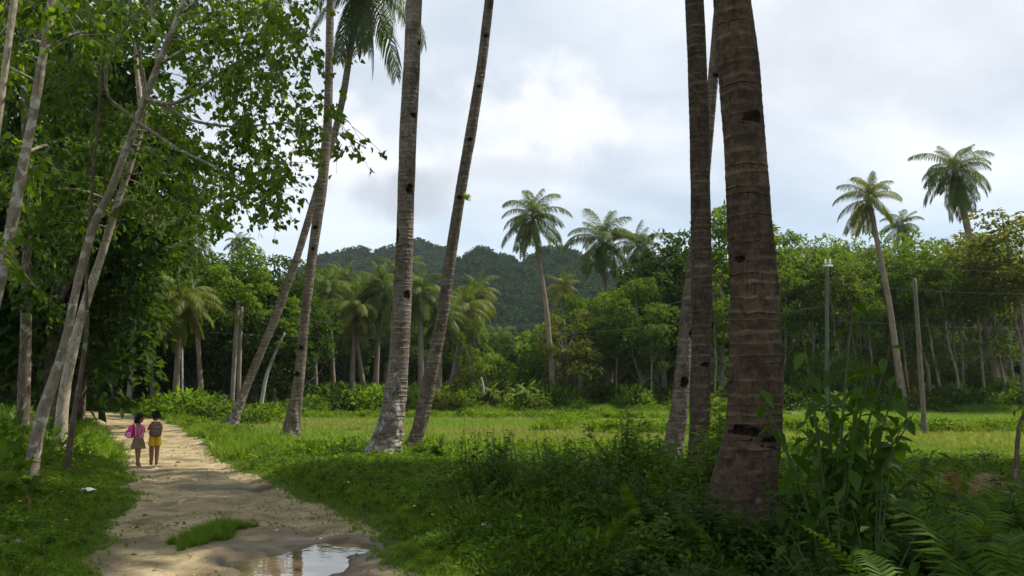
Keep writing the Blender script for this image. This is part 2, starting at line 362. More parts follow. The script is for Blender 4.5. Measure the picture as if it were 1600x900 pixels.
def stretch(lo, hi, c0, c1, fine, grow):
    a = list(np.arange(c0, c1, fine)); s = fine
    while a[-1] < hi: s *= grow; a.append(a[-1]+s)
    b = [c0]; s = fine
    while b[-1] > lo: s *= grow; b.append(b[-1]-s)
    return np.array(sorted(b[1:]+a))
gx = stretch(-900, 900, -6.5, 1.5, 0.045, 1.06); gy = stretch(-600, 1400, 6.6, 15, 0.045, 1.05)
X, Yg = np.meshgrid(gx, gy, indexing='ij'); Z = gz(X, Yg)
nx, ny = X.shape
ii = np.arange(nx-1)[:, None]*ny+np.arange(ny-1)[None]
Qd = np.stack([ii, ii+ny, ii+ny+1, ii+1], -1).reshape(-1, 4)
mb = MB(); mb.add(np.stack([X, Yg, Z], -1).reshape(-1, 3), None, Qd)
gm, gt, gout = newmat('ground_soil')
def attr(nt, n): return N(nt, 'ShaderNodeAttribute', attribute_name=n).outputs['Fac']
tcx = N(gt, 'ShaderNodeTexCoord')
na = N(gt, 'ShaderNodeTexNoise', i_Scale=1.7, i_Detail=7.0, i_Roughness=0.62); L(gt, tcx.outputs['Object'], na.inputs[0])
nb = N(gt, 'ShaderNodeTexNoise', i_Scale=22.0, i_Detail=6.0, i_Roughness=0.7); L(gt, tcx.outputs['Object'], nb.inputs[0])
nf = MathN(gt, 'ADD', MathN(gt, 'MULTIPLY', na.outputs[0], 0.6), MathN(gt, 'MULTIPLY', nb.outputs[0], 0.4))
dirt = Ramp(gt, nf, [(0.36, (.10, .072, .032)), (0.45, (.21, .162, .082)), (0.54, (.32, .255, .135)), (0.66, (.42, .35, .205))])
mud = MixC(gt, nb.outputs[0], (.06, .042, .02), (.11, .08, .04))
dirt = MixC(gt, attr(gt, 'wet'), dirt, mud)
soil = Ramp(gt, nf, [(0.35, (.030, .045, .012)), (0.6, (.055, .085, .02))])
soil = MixC(gt, attr(gt, 'field'), soil, Ramp(gt, nf, [(0.35, (.10, .10, .035)), (0.6, (.17, .16, .06))]))
pthf = attr(gt, 'path')
pf = Ramp(gt, MathN(gt, 'ADD', pthf, MathN(gt, 'MULTIPLY', MathN(gt, 'SUBTRACT', nb.outputs[0], 0.5), 0.7)), [(0.42, G(0)), (0.58, G(1))])
gc = MixC(gt, pf, soil, dirt)
gpn = N(gt, 'ShaderNodeBsdfPrincipled'); L(gt, gc, gpn.inputs['Base Color'])
L(gt, MathN(gt, 'SUBTRACT', 0.95, MathN(gt, 'MULTIPLY', attr(gt, 'wet'), 0.55)), gpn.inputs['Roughness']); gpn.inputs['Specular IOR Level'].default_value = 0.25
gb = N(gt, 'ShaderNodeBump', i_Strength=0.5, i_Distance=0.04); L(gt, nf, gb.inputs['Height']); L(gt, gb.outputs[0], gpn.inputs['Normal']); L(gt, gpn.outputs[0], gout.inputs[0])
ground = mb.build('ground', gm, kind='structure')
pm = pathmask(X, Yg); pd_ = puddle(X, Yg)
for nme, arr in (('path', sstep(-0.15, 0.25, pm)), ('wet', np.clip(sstep(-0.75, -0.05, pd_)*(.55+.9*(fbm(X*5, Yg*5, 4, 19)))+.6*sstep(.60, .72, fbm(X*1.3, Yg*.9, 4, 18))*(pm > 0), 0, 1)), ('field', sstep(-0.3, 1.0, fieldmask(X, Yg))*(1-bund(X, Yg)))):
    a = ground.data.attributes.new(nme, 'FLOAT', 'POINT'); a.data.foreach_set('value', np.asarray(arr, np.float32).ravel())
# puddle water: a sheet at one level, showing only where the track dips below it
wm, wt, wout = newmat('puddle_water')
wp = N(wt, 'ShaderNodeBsdfPrincipled', i_Roughness=0.03); wp.inputs['Base Color'].default_value = (.13, .095, .05, 1); wp.inputs['Specular IOR Level'].default_value = 1.0
wtc = N(wt, 'ShaderNodeTexCoord'); wn = N(wt, 'ShaderNodeTexNoise', i_Scale=7.0, i_Detail=2.0); L(wt, wtc.outputs['Object'], wn.inputs[0])
wb = N(wt, 'ShaderNodeBump', i_Strength=0.10, i_Distance=0.01); L(wt, wn.outputs[0], wb.inputs['Height']); L(wt, wb.outputs[0], wp.inputs['Normal'])
L(wt, wp.outputs[0], wout.inputs[0])
pc = gp(470, 868)
lev = g1(pc[0], pc[1])+0.045
xs = np.linspace(-4.2, -0.6, 60); ys = np.linspace(5.8, 9.6, 60)
WX, WY = np.meshgrid(xs, ys, indexing='ij'); keep = puddle(WX, WY) > -0.25
iq = np.arange(59)[:, None]*60+np.arange(59)[None]
wq = np.stack([iq, iq+60, iq+61, iq+1], -1)[keep[:-1, :-1] & keep[1:, 1:]]
MB().add(np.stack([WX, WY, np.full_like(WX, lev)], -1).reshape(-1, 3), None, wq).build('puddle_water', wm, kind='structure')
pc2 = gp(372, 762)
th = np.linspace(0, 2*np.pi, 25)[:-1]

# ------------------------------------------------------------------ scatter (uncountable ground cover)
def gn_scatter(name, P, S, RZ, tilt, srcs, idx):
    me = bpy.data.meshes.new(name); me.vertices.add(len(P)); me.vertices.foreach_set('co', np.asarray(P, np.float32).ravel())
    def at_(n, t, v, f='value'):
        a = me.attributes.new(n, t, 'POINT'); a.data.foreach_set(f, np.asarray(v).ravel())
    at_('scl', 'FLOAT', np.asarray(S, np.float32))
    at_('rot', 'FLOAT_VECTOR', np.stack([tilt[:, 0], tilt[:, 1], RZ], 1).astype(np.float32), 'vector')
    at_('pick', 'INT', np.asarray(idx, np.int32))
    ng = bpy.data.node_groups.new(name, 'GeometryNodeTree')
    ng.interface.new_socket('Geometry', in_out='INPUT', socket_type='NodeSocketGeometry'); ng.interface.new_socket('Geometry', in_out='OUTPUT', socket_type='NodeSocketGeometry')
    gi = ng.nodes.new('NodeGroupInput'); go = ng.nodes.new('NodeGroupOutput'); jn = ng.nodes.new('GeometryNodeJoinGeometry')
    na_s = ng.nodes.new('GeometryNodeInputNamedAttribute'); na_s.data_type = 'FLOAT'; na_s.inputs[0].default_value = 'scl'
    na_r = ng.nodes.new('GeometryNodeInputNamedAttribute'); na_r.data_type = 'FLOAT_VECTOR'; na_r.inputs[0].default_value = 'rot'
    na_i = ng.nodes.new('GeometryNodeInputNamedAttribute'); na_i.data_type = 'INT'; na_i.inputs[0].default_value = 'pick'
    for k, src in enumerate(srcs):
        oi = ng.nodes.new('GeometryNodeObjectInfo'); oi.inputs['Object'].default_value = src; oi.inputs['As Instance'].default_value = True
        ip = ng.nodes.new('GeometryNodeInstanceOnPoints')
        cp = ng.nodes.new('FunctionNodeCompare'); cp.data_type = 'INT'; cp.operation = 'EQUAL'
        ng.links.new(na_i.outputs[0], cp.inputs[2]); cp.inputs[3].default_value = k
        ng.links.new(cp.outputs[0], ip.inputs['Selection'])
        ng.links.new(gi.outputs[0], ip.inputs['Points']); ng.links.new(oi.outputs['Geometry'], ip.inputs['Instance'])
        ng.links.new(na_r.outputs[0], ip.inputs['Rotation']); ng.links.new(na_s.outputs[0], ip.inputs['Scale'])
        ng.links.new(ip.outputs[0], jn.inputs[0])
    ng.links.new(jn.outputs[0], go.inputs[0])
    o = link(name, me, kind='stuff'); md = o.modifiers.new('scatter', 'NODES'); md.node_group = ng
    return o
def src(name, me): return bpy.data.objects.new(name, me)
def rng(s): return np.random.default_rng(s)
def weed_mesh(seed, n, h, leaf, w, mat, tpl=OVAL, stemr=0.003):
    r = rng(seed); mb = MB(); P = []; D = []; Ls = []
    for s in range(3):
        a = r.uniform(0, 6.28); hh = h*r.uniform(.5, 1); top = np.array([math.cos(a)*hh*.35, math.sin(a)*hh*.35, hh])
        for k in range(n//3):
            t = r.uniform(.25, 1); p = top*t; b = r.uniform(0, 6.28)
            P.append(p); D.append([math.cos(b), math.sin(b), r.uniform(-.1, .7)]); Ls.append(leaf*r.uniform(.6, 1.2))
    P = np.array(P); D = np.array(D); U = np.tile([0, 0, 1.0], (len(P), 1))+r.normal(0, .3, (len(P), 3))
    leaves(mb, P, D, U, np.array(Ls), w, tpl); return mb.mesh(name_of(mat)+'_plant', mat)
def name_of(m): return m.name
def tuft_mesh(seed, n, h, w, mat, spread=.05, lean=.45):
    r = rng(seed); mb = MB(); a = r.uniform(0, 6.28, n); d = r.uniform(0, spread, n)
    P = np.stack([np.cos(a)*d, np.sin(a)*d, np.zeros(n)-.02], 1)
    D = np.stack([np.cos(a)*r.uniform(.05, lean, n), np.sin(a)*r.uniform(.05, lean, n), np.ones(n)], 1)
    U = np.stack([np.cos(a), np.sin(a), np.zeros(n)+.2], 1)
    hl = h*r.uniform(.5, 1.1, n); tv, tt, tq = BLADE
    leaves(mb, P, D, -U, hl, w/hl, (tv*np.array([1, 1, 1.8]), tt, tq)); return mb.mesh('grass_tuft', mat)
W = [src('w%d' % i, weed_mesh(100+i, 24, .15, .042, .6, M['weed'])) for i in range(3)]
W += [src('wo%d' % i, weed_mesh(110+i, 21, .18, .05, .45, M[m])) for i, m in enumerate(['mid', 'olive', 'shrubleaf'])]
W += [src('wb%d' % i, weed_mesh(120+i, 21, .32, .085, .5, M['weed'])) for i in range(2)]
GT = [src('g%d' % i, tuft_mesh(140+i, 16, .15, .009, M['grass'])) for i in range(2)]
GT2 = [src('h%d' % i, tuft_mesh(150+i, 14, .42, .013, M['grass'], .08, .6)) for i in range(2)]
RT = [src('r%d' % i, tuft_mesh(160+i, 12, .30, .020, M[m], .10, .35)) for i, m in enumerate(['rice', 'rice', 'ricegreen', 'ricegreen'])]
FT = [src('f%d' % i, tuft_mesh(165+i, 16, .30, .03, M['grass'], .14, .9)) for i in range(2)]
def clump_mesh(seed, mat, n=120, r0=.5, leaf=.16, w=.5, flat=.8, tpl=DIAMOND):
    r = rng(seed); mb = MB(); v = nrm(r.normal(0, 1, (n, 3))); v[:, 2] = np.abs(v[:, 2])
    rr = r.uniform(.45, 1, n)[:, None]*r0; P = v*rr; P[:, 2] *= flat
    D = v*.7+r.normal(0, .6, (n, 3)); U = nrm(v+np.array([0, 0, 1.2]))+r.normal(0, .35, (n, 3))
    leaves(mb, P, D, U, leaf*r.uniform(.6, 1.3, n), w, tpl); return mb.mesh('leaf_clump', mat)
UC = [src('u%d' % i, clump_mesh(170+i, M[m], 130, .55, .17)) for i, m in enumerate(['mid', 'light', 'dense', 'weed'])]

def sample(n, x0, x1, y0, y1, seed, near_bias=True):
    r = rng(seed)
    u = r.uniform(0, 1, n); y = y0*(y1/y0)**u if near_bias else r.uniform(y0, y1, n)
    x = r.uniform(-1, 1, n)
    k = (x1-x0)/2; x = (x0+x1)/2+x*k
    return x, y, r
def frustum(n, y0, y1, seed, half=0.74, p=1.0):
    """points spread over the ground ahead, about evenly per square metre"""
    r = rng(seed); u = r.uniform(0, 1, n); y = np.sqrt(y0**2+(y1**2-y0**2)*u) if p == 1 else (y0**p+(y1**p-y0**p)*u)**(1/p)
    x = r.uniform(-half, half, n)*y; return x, y, r
def do_scatter(name, x, y, keep, r, scl, srcs, dz=0.0, tl=0.15):
    x = x[keep]; y = y[keep]; s = np.asarray(scl)[keep] if np.ndim(scl) else np.full(len(x), scl)
    P = np.stack([x, y, gz(x, y)+dz], 1); n = len(x)
    return gn_scatter(name, P, s*r.uniform(.65, 1.3, n), r.uniform(0, 6.28, n), r.normal(0, tl, (n, 2)), srcs, r.integers(0, len(srcs), n))
x, y, r = frustum(52000, 3.2, 20, 201, .78, 1.2)
pm = pathmask(x, y); lush = sstep(.05, -1.2, pm)
do_scatter('weeds', x, y, (pm < -0.12+r.normal(0, .08, len(x))) & (r.uniform(0, 1, len(x)) < .35+.65*lush) & (fieldmask(x, y) < .2), r, .55+.65*lush, W[:6], tl=.2)
x, y, r = frustum(12000, 3.2, 24, 202, .78, 1.2)
pm = pathmask(x, y)
do_scatter('leafy_weeds', x, y, (pm < -0.9) & (fieldmask(x, y) < .2) & (fbm(x*.5, y*.5, 3, 44) > .47), r, .75, W[6:], tl=.2)
x, y, r = frustum(95000, 3.2, 22, 203, .78, 1.2)
pm = pathmask(x, y)
do_scatter('grass', x, y, (pm < 0.10+r.normal(0, .10, len(x))) & (fieldmask(x, y) < .4) & ((pm > -1.1) | (r.uniform(0, 1, len(x)) < .8)), r, .45+.8*sstep(0, -1, pm), GT)
# grass island in the track
c = gp(335, 838)
n = 1100; r = rng(204); a = r.uniform(0, 6.28, n); d = np.sqrt(r.uniform(0, 1, n)); x = c[0]+np.cos(a)*d*.36+.1*np.sin(a)*d; y = c[1]+np.sin(a)*d*.75+np.cos(a)*d*.15
do_scatter('track_grass', x, y, (fbm(x*4, y*4, 3, 77) > .30+.32*d**2) & (puddle(x, y) < -.1), r, .6+.7*(1-d), GT+GT[:1], tl=.4)
n = 500; x = r.uniform(-4.5, -1.2, n); y = r.uniform(9.5, 12.5, n)
do_scatter('sparse_track_grass', x, y, (fbm(x*2, y*2, 3, 79) > .55), r, .3, GT)
x, y, r = frustum(46000, 18, 60, 205, .72)
pm = pathmask(x, y); fm = fieldmask(x, y)
do_scatter('far_grass', x, y, (pm < -.1) & ((fm < .3) | (bund(x, y) > .15)), r, 1.0+.0*x, FT+GT2[:1], tl=.25)
x, y, r = frustum(15000, 18, 62, 206, .72)
pm = pathmask(x, y); fm = fieldmask(x, y)
do_scatter('far_weeds', x, y, (pm < -.5) & ((fm < 0) | (bund(x, y) > .3)) & (fbm(x*.3, y*.3, 3, 45) > .40), r, .62+.0*x, UC[3:]+UC[1:2], tl=.2)
n = 800; r = rng(216); x = r.uniform(-12, 40, n); y = r.uniform(29, 46, n)
do_scatter('bund_weeds', x, y, (bund(x, y) > .35) & (fieldmask(x, y) > 0) & (fbm(x*.5, y*.5, 3, 95) > .45), r, .75, [UC[0], UC[3], UC[2]], tl=.2)
x, y, r = frustum(90000, 13, 56, 207, .72)
fm = fieldmask(x, y)
ricek = np.where((y > 31+.05*(x-12)) & (x > 4) | (y > 44), 2, np.where(fbm(x*.10, y*.25, 3, 91) > .55, 2, 0)); kp = (fm > .2) & (bund(x, y) < .35) & (fbm(x*.5, y*.5, 3, 46) > .30); n = int(kp.sum())
gn_scatter('rice_plants', np.stack([x, y, gz(x, y)], 1)[kp], r.uniform(.5, .9, n), r.uniform(0, 6.28, n), r.normal(0, .12, (n, 2)), RT, ricek[kp]+r.integers(0, 2, n))
0 and do_scatter('rice_plants', x, y, (fm > .2) & (bund(x, y) < .35) & (fbm(x*.5, y*.5, 3, 46) > .30), r, .75+.3*(fbm(x*.12, y*.35, 2, 47)), RT, tl=.12)
# pebbles and clods on the track, fallen leaves
def stone_mesh(seed):
    bpy_b = rng(seed); import bmesh
    b = bmesh.new(); bmesh.ops.create_icosphere(b, subdivisions=1, radius=1)
    for v in b.verts: v.co = Vector((v.co.x*1.2, v.co.y, v.co.z*.6))*float(bpy_b.uniform(.8, 1.15))
    me = bpy.data.meshes.new('pebble'); b.to_mesh(me); b.free(); return me
M['stone'] = plain('pale_stone', (.42, .35, .23), 0.9, 0.2, 0.35, 3)
M['clod'] = plain('dark_clod', (.10, .065, .035), 0.95, 0.1, 0.3, 3)
ST = []
for i, m in enumerate(['stone', 'stone', 'clod']):
    me = stone_mesh(300+i); me.materials.append(M[m]); ST.append(src('s%d' % i, me))
x, y, r = frustum(16000, 5.5, 30, 208, .5, 1.0)
do_scatter('pebbles', x, y, (pathmask(x, y) > .0) & (puddle(x, y) < -.05) & (fbm(x*1.5, y*1.5, 3, 48) > .45), r, .010*np.exp(rng(1).normal(0, .6, len(x))), ST)
def lit_mesh(seed, mat, ln=.09):
    mb = MB(); r = rng(seed); leaves(mb, np.array([[0, 0, .012]]), np.array([[1, 0, .1]]), np.array([[.1, .2, 1.0]]), ln, .5, OVAL); return mb.mesh('fallen_leaf', mat)
x, y, r = frustum(1500, 4, 24, 209, .7, 1.2)
do_scatter('fallen_leaves', x, y, (puddle(x, y) < -.05) & (fieldmask(x, y) < 0) & ((r.uniform(0, 1, len(x)) < .35) | (pathmask(x, y) > 0)), r, .65, [src('l0', lit_mesh(1, M['dryleaf']))], tl=.35)
def flower_mesh():
    mb = MB(); a = np.arange(6)*math.pi/3; P = np.tile([[0, 0, .17]], (6, 1)); D = np.stack([np.cos(a), np.sin(a), a*0+.2], 1)
    leaves(mb, P, D, np.tile([0, 0, 1.0], (6, 1)), .022, .8, DIAMOND); return mb.mesh('flower', M['yellow'])
x, y, r = frustum(1400, 7, 26, 210, .7, 1.2)
do_scatter('yellow_flowers', x, y, (pathmask(x, y) < -.4) & (fieldmask(x, y) < 0) & (x < 2) & (fbm(x*.4, y*.4, 2, 50) > .5), r, 1.0, [src('fl', flower_mesh())])

# ------------------------------------------------------------------ palm fronds
def frond_mesh(seed, elev, droop, Lf=4.2, n=42, lw=.045, ll=.85, mat=None, tatter=0.0, segs=14):
    r = rng(seed); mb = MB(); t = np.linspace(0, 1, segs)
    ang = rad(elev)-rad(droop)*t**1.25; d = Lf/(segs-1)
    P = np.zeros((segs, 3)); 
    for i in range(1, segs):
        a = (ang[i]+ang[i-1])/2; P[i] = P[i-1]+np.array([math.cos(a), 0, math.sin(a)])*d
    P[:, 1] += .10*Lf*(r.uniform(-1, 1))*t**2
    sweep(P, .038*(1-t*.9)*Lf/4.2, 4, mb=mb)
    tt = np.linspace(.13, .995, n); 
    for side in (-1, 1):
        tj = np.clip(tt+r.normal(0, .006, n), .1, 1)
        if tatter: tj = tj[r.uniform(0, 1, n) > tatter]
        m = len(tj); C = np.stack([np.interp(tj, t, P[:, k]) for k in range(3)], 1)
        a = np.interp(tj, t, ang); T = np.stack([np.cos(a), 0*a, np.sin(a)], 1); S = np.tile([0, side*1.0, 0], (m, 1))
        lf = ll*Lf/4.2*(np.sin(np.pi*np.clip(.12+.82*tj, 0, 1))**.55)*r.uniform(.85, 1.1, m)
        D1 = nrm(T*(.35+.75*tj[:, None])+S*.95+np.array([0, 0, -1])*r.uniform(.05, .5, (m, 1)))
        D2 = nrm(D1+np.array([0, 0, -1])*r.uniform(.6, 1.5, (m, 1)))
        D3 = nrm(D2+np.array([0, 0, -1])*r.uniform(.3, 1.0, (m, 1)))
        A = C; B = A+D1*lf[:, None]*.38; Cc = B+D2*lf[:, None]*.34; E = Cc+D3*lf[:, None]*.28
        Wd = nrm(T-D1*np.sum(T*D1, 1, keepdims=True))*lw
        V = np.stack([A-Wd*.35, A+Wd*.35, B+Wd*.5, B-Wd*.5, Cc+Wd*.4, Cc-Wd*.4, E], 1).reshape(-1, 3)
        o = (np.arange(m)*7)[:, None, None]
        mb.add(V, (np.array([[5, 4, 6]])[None]+o).reshape(-1, 3), (np.array([[0, 1, 2, 3], [3, 2, 4, 5]])[None]+o).reshape(-1, 4))
    return mb.mesh('frond', mat)
ELEV = [(84, 55), (70, 90), (54, 100), (36, 98), (16, 88), (-8, 70), (-36, 46), (-62, 22)]
FM = {}
for key, mat, n, lw in (('near', M['frond'], 64, .045), ('far', M['frondfar'], 62, .052), ('fary', M['frondy'], 62, .052)):
    FM[key] = [[frond_mesh(400+i*3+j+len(key)*50, e, d, 4.2, n, lw, 1.25, mat) for j in range(2)] for i, (e, d) in enumerate(ELEV)]
FM['dead'] = [[frond_mesh(490+j, -60, 25, 3.8, 30, .06, .7, M['fronddead'], .4) for j in range(2)]]
COCO = None
def coconut_mesh():
    th = np.linspace(0, np.pi, 7); ph = np.arange(8)*np.pi/4
    V = [[.11*math.sin(a)*math.cos(p), .11*math.sin(a)*math.sin(p), .14*math.cos(a)] for a in th for p in ph]
    Q = [[i*8+j, i*8+(j+1) % 8, (i+1)*8+(j+1) % 8, (i+1)*8+j] for i in range(6) for j in range(8)]
    return MB().add(V, None, Q).mesh('coconut', plain('coconut_husk', (.16, .15, .05), .6))
COCO = coconut_mesh()
def palm_crown(root, top, seed, key, n=24, s=1.0, dead=1, low=1.0, coco=4, bias=None, hang=0.0):
    r = rng(seed); az = r.uniform(0, 6.28)
    for k in range(n):
        f = (k+.5)/n; lvl = min(7, int(f**(0.85)*8*low))
        kk = key
        if key == 'far' and lvl >= 6 and r.uniform() < .3: kk = 'fary'
        if key == 'fary' and lvl < 2: kk = 'far'
        me = FM[kk][lvl][k % 2]
        az += 2.399963; sc = s*r.uniform(.78, 1.12)*(0.75 if lvl == 0 else 1)
        link('frond', me, root, top+np.array([0, 0, -.02*k*s]), (r.normal(0, .22), r.normal(0, .14), az+r.normal(0, .15)), (sc, sc, sc*r.uniform(.9, 1.1)))
    for k in range(dead):
        o = link('frond', FM['dead'][0][k % 2], root, top+np.array([0, 0, -.4*s]), (0, r.uniform(-.2, .1), r.uniform(0, 6.28)), (s*.8,)*3); o['label'] = 'dry brown hanging frond'
    for k in range(coco):
        a = r.uniform(0, 6.28); link('coconut', COCO, root, top+np.array([math.cos(a)*.3*s, math.sin(a)*.3*s, -r.uniform(.2, .6)*s]), (r.normal(0, .4), 0, a), (s*1.05,)*3)

def near_palm(label, rows, Y, hcrown, ring, mat, seed, notches=(), segs=36, rough=.5, crown_s=1.0, crown_key='near', crown_at=None, base_drop=.25, nf=26):
    """rows: (py, xl, xr) read down the trunk from the top of the picture"""
    r = rng(seed); P = []; R = []
    for py, xl, xr in rows:
        P.append(at((xl+xr)/2, py, Y)); R.append((xr-xl)/2/F*Y)
    P = np.array(P); R = np.array(R)
    if crown_at is None:
        d = P[0]-P[2]; d = d/d[2]; d[0] *= .85
        steps = np.linspace(0, hcrown-P[0][2], 6)[1:]
        ext = np.array([P[0]+d*s for s in steps]); rext = R[0]*np.linspace(1, .78, 6)[1:]
        P = np.vstack([ext[::-1], P]); R = np.r_[rext[::-1], R]
    gzb = g1(P[-1][0], Y)
    P = P[::-1]; R = R[::-1]
    bz = P[0][2]; P[:, 2] = np.where(P[:, 2] < 3, gzb+(P[:, 2]-bz)*(3-gzb)/(3-bz), P[:, 2])
    base = P[0].copy()
    P = np.vstack([P[0]-np.array([0, 0, base_drop])+(P[0]-P[1])*np.array([.3, .3, 0]), P]); R = np.r_[R[0]*1.12, R]
    root = empty('coconut_palm', (base[0], Y, gzb), label, 'palm tree', 'coconut palms beside the dirt track')
    Lc = P-np.array([base[0], Y, gzb])
    Cn, Rn = resample(Lc, R, 160)
    ztop = Cn[-1, 2]; zs = []; z = Cn[0, 2]; scar = []; ridge = []; tiltp = []; tilta = []
    while z < ztop-.02:
        st = ring*r.uniform(.6, 1.45); pha = r.uniform(0, 6.28); ta = r.uniform(.0, .18)*ring; am = r.uniform(.6, 1.3)
        for f, h in ((0, .55), (.10, .2), (.2, -.15), (.55, -.35), (.88, -.1), (.97, .8)):
            zs.append(z+f*st); ridge.append(h*am); tiltp.append(pha); tilta.append(ta); scar.append(1.0 if f in (0, .97) else (.7 if f == .10 else 0))
        z += st
    zs = np.array(zs); ridge = np.array(ridge); tiltp = np.array(tiltp); tilta = np.array(tilta)
    C = np.stack([np.interp(zs, Cn[:, 2], Cn[:, 0]), np.interp(zs, Cn[:, 2], Cn[:, 1]), zs], 1); Rr = np.interp(zs, Cn[:, 2], Rn)
    th = np.arange(segs)*2*np.pi/segs
    n = len(zs); TH = np.repeat(th[None], n, 0); ZZ = np.repeat(zs[:, None], segs, 1)
    hgt = np.clip(1-(ZZ)/2.2, 0, 1)
    nse = fbm(np.cos(TH)*2.2+7, np.sin(TH)*2.2+ZZ*2.2, 4, seed)-.5
    nsf = fbm(TH*5, ZZ*14, 3, seed+1)-.5
    irreg = fbm(np.cos(TH)*3, np.sin(TH)*3+ZZ*6, 3, seed+3)
    RR = Rr[:, None]*(1+ridge[:, None]*.017*(.2+1.6*irreg))+nse*Rr[:, None]*(.10+.75*hgt*rough)+nsf*Rr[:, None]*(.03+.22*hgt*rough)
    ROOTS = np.clip(1-(ZZ+.1)/.55, 0, 1)**1.5
    RR = RR+ROOTS*Rr[:, None]*.22*np.abs(np.sin(TH*4+nse*6))
    zoff = tilta[:, None]*np.cos(TH+tiltp[:, None])+(fbm(TH*2.2+seed, ZZ*3.5, 3, seed+6)-.5)*ring*.26
    cav = []
    for (py, fx, wp, hp, dep) in notches:
        q = at(0, py, Y)[2]-gzb; rr0 = np.interp(q, zs, Rr); ph = math.asin(max(-.98, min(.98, fx)))-math.pi/2   # x=sin -> angle where cos=fx, facing -Y
        wa = wp/2/F*Y/rr0; hz = hp/2/F*Y
        da = (TH-ph+np.pi) % (2*np.pi)-np.pi
        q2 = (da/wa)**2+((ZZ-q)/hz)**2
        RR = RR-np.clip(1.15-q2, 0, 1)*rr0*dep
        cav.append((q, ph, wa, hz))
    V = np.stack([C[:, 0:1]+RR*np.cos(TH), C[:, 1:2]+RR*np.sin(TH), ZZ+zoff], -1)
    i = np.arange(n-1)[:, None]*segs; j = np.arange(segs)[None]; k = (j+1) % segs
    Q = np.stack([i+j, i+k, i+segs+k, i+segs+j], -1).reshape(-1, 4)
    to = MB().add(V.reshape(-1, 3), None, Q).build('trunk', mat, root)
    sa = to.data.attributes.new('scar', 'FLOAT', 'POINT'); sa.data.foreach_set('value', np.repeat(np.array(scar, np.float32), segs)*(np.clip(1.2-hgt*1.1, 0, 1)*np.clip(irreg*3-.8, .1, 1)).astype(np.float32).ravel())
    for (q, ph, wa, hz) in cav:
        mb = MB(); m = 18; an = np.arange(m)*2*np.pi/m; rag = 1+r.normal(0, .16, m); PV = []
        for rr_ in (0, .5, .88):
            for a_, g_ in zip(an, rag):
                tt = ph+math.cos(a_)*wa*rr_*g_; zz = q+math.sin(a_)*hz*rr_*g_
                kz = int(np.clip(np.searchsorted(zs, zz), 0, n-1)); kt = (tt % (2*np.pi))/(2*np.pi)*segs; k0 = int(kt) % segs; k1 = (k0+1) % segs; fr = kt-int(kt)
                rad_ = RR[kz, k0]*(1-fr)+RR[kz, k1]*fr+.006
                cx0 = np.interp(zz, zs, C[:, 0]); cy0 = np.interp(zz, zs, C[:, 1])
                PV.append([cx0+math.cos(tt)*rad_, cy0+math.sin(tt)*rad_, zz])
        Qn = [[a*m+b, a*m+(b+1) % m, (a+1)*m+(b+1) % m, (a+1)*m+b] for a in range(2) for b in range(m)]
        mb.add(PV, None, Qn); mb.build('notch', M['char'], root)
    top = C[-1]
    palm_crown(root, top, seed+5, crown_key, nf, crown_s, 1)
    return root

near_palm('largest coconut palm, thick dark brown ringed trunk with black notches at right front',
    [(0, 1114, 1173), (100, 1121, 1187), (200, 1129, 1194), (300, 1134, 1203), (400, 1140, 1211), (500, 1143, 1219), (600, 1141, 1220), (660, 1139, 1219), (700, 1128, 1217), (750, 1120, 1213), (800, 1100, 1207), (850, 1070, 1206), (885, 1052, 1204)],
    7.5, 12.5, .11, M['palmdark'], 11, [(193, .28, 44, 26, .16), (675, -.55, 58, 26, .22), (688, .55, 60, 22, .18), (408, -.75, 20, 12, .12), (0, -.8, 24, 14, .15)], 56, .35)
near_palm('straight dark brown coconut palm standing just left of the largest trunk',
    [(0, 1070, 1100), (100, 1074, 1105), (200, 1077, 1108), (300, 1079, 1110), (400, 1080, 1112), (500, 1081, 1112), (600, 1079, 1110), (660, 1077, 1108), (700, 1073, 1108), (745, 1068, 1110)],
    13.2, 15, .125, M['palmbrown'], 12, [(570, .2, 16, 9, .1)], 36, .4)
near_palm('grey leaning coconut palm with oval holes, crossing behind the straight dark trunk',
    [(0, 1116, 1134), (60, 1111, 1129), (120, 1106, 1123), (200, 1098, 1116), (300, 1088, 1107), (400, 1075, 1095), (500, 1062, 1083), (600, 1054, 1077), (650, 1046, 1073), (700, 1036, 1066), (722, 1030, 1068)],
    17.2, 17, .11, M['palmgrey2'], 13, [(598, .1, 14, 24, .2), (523, .7, 10, 18, .15), (120, .3, 13, 8, .1)], 32, .7)
near_palm('tall thick grey coconut palm with lichen-mottled flared base in the middle of the grass',
    [(0, 634, 660), (100, 630, 657), (200, 624, 652), (300, 621, 648), (400, 618, 645), (500, 612, 642), (560, 608, 639), (600, 603, 637), (650, 594, 633), (690, 581, 631), (722, 566, 629)],
    17.8, 18, .10, M['palmgrey'], 14, [(298, .5, 12, 20, .2), (183, .7, 14, 10, .12), (370, -.8, 10, 26, .15), (462, .6, 13, 16, .15), (70, .9, 12, 10, .1)], 40, 1.0)
near_palm('thinner coconut palm leaning right beside the thick grey palm, a sprig on its trunk',
    [(0, 757, 772), (100, 745, 761), (200, 728, 746), (300, 711, 728), (400, 695, 713), (500, 681, 700), (600, 659, 681), (650, 648, 671), (690, 638, 660), (712, 632, 656)],
    19.4, 18.5, .115, M['palmgrey2'], 15, [(59, .3, 10, 6, .1), (137, .2, 10, 6, .1), (220, 0, 9, 7, .12), (310, .1, 10, 8, .12)], 30, .7)
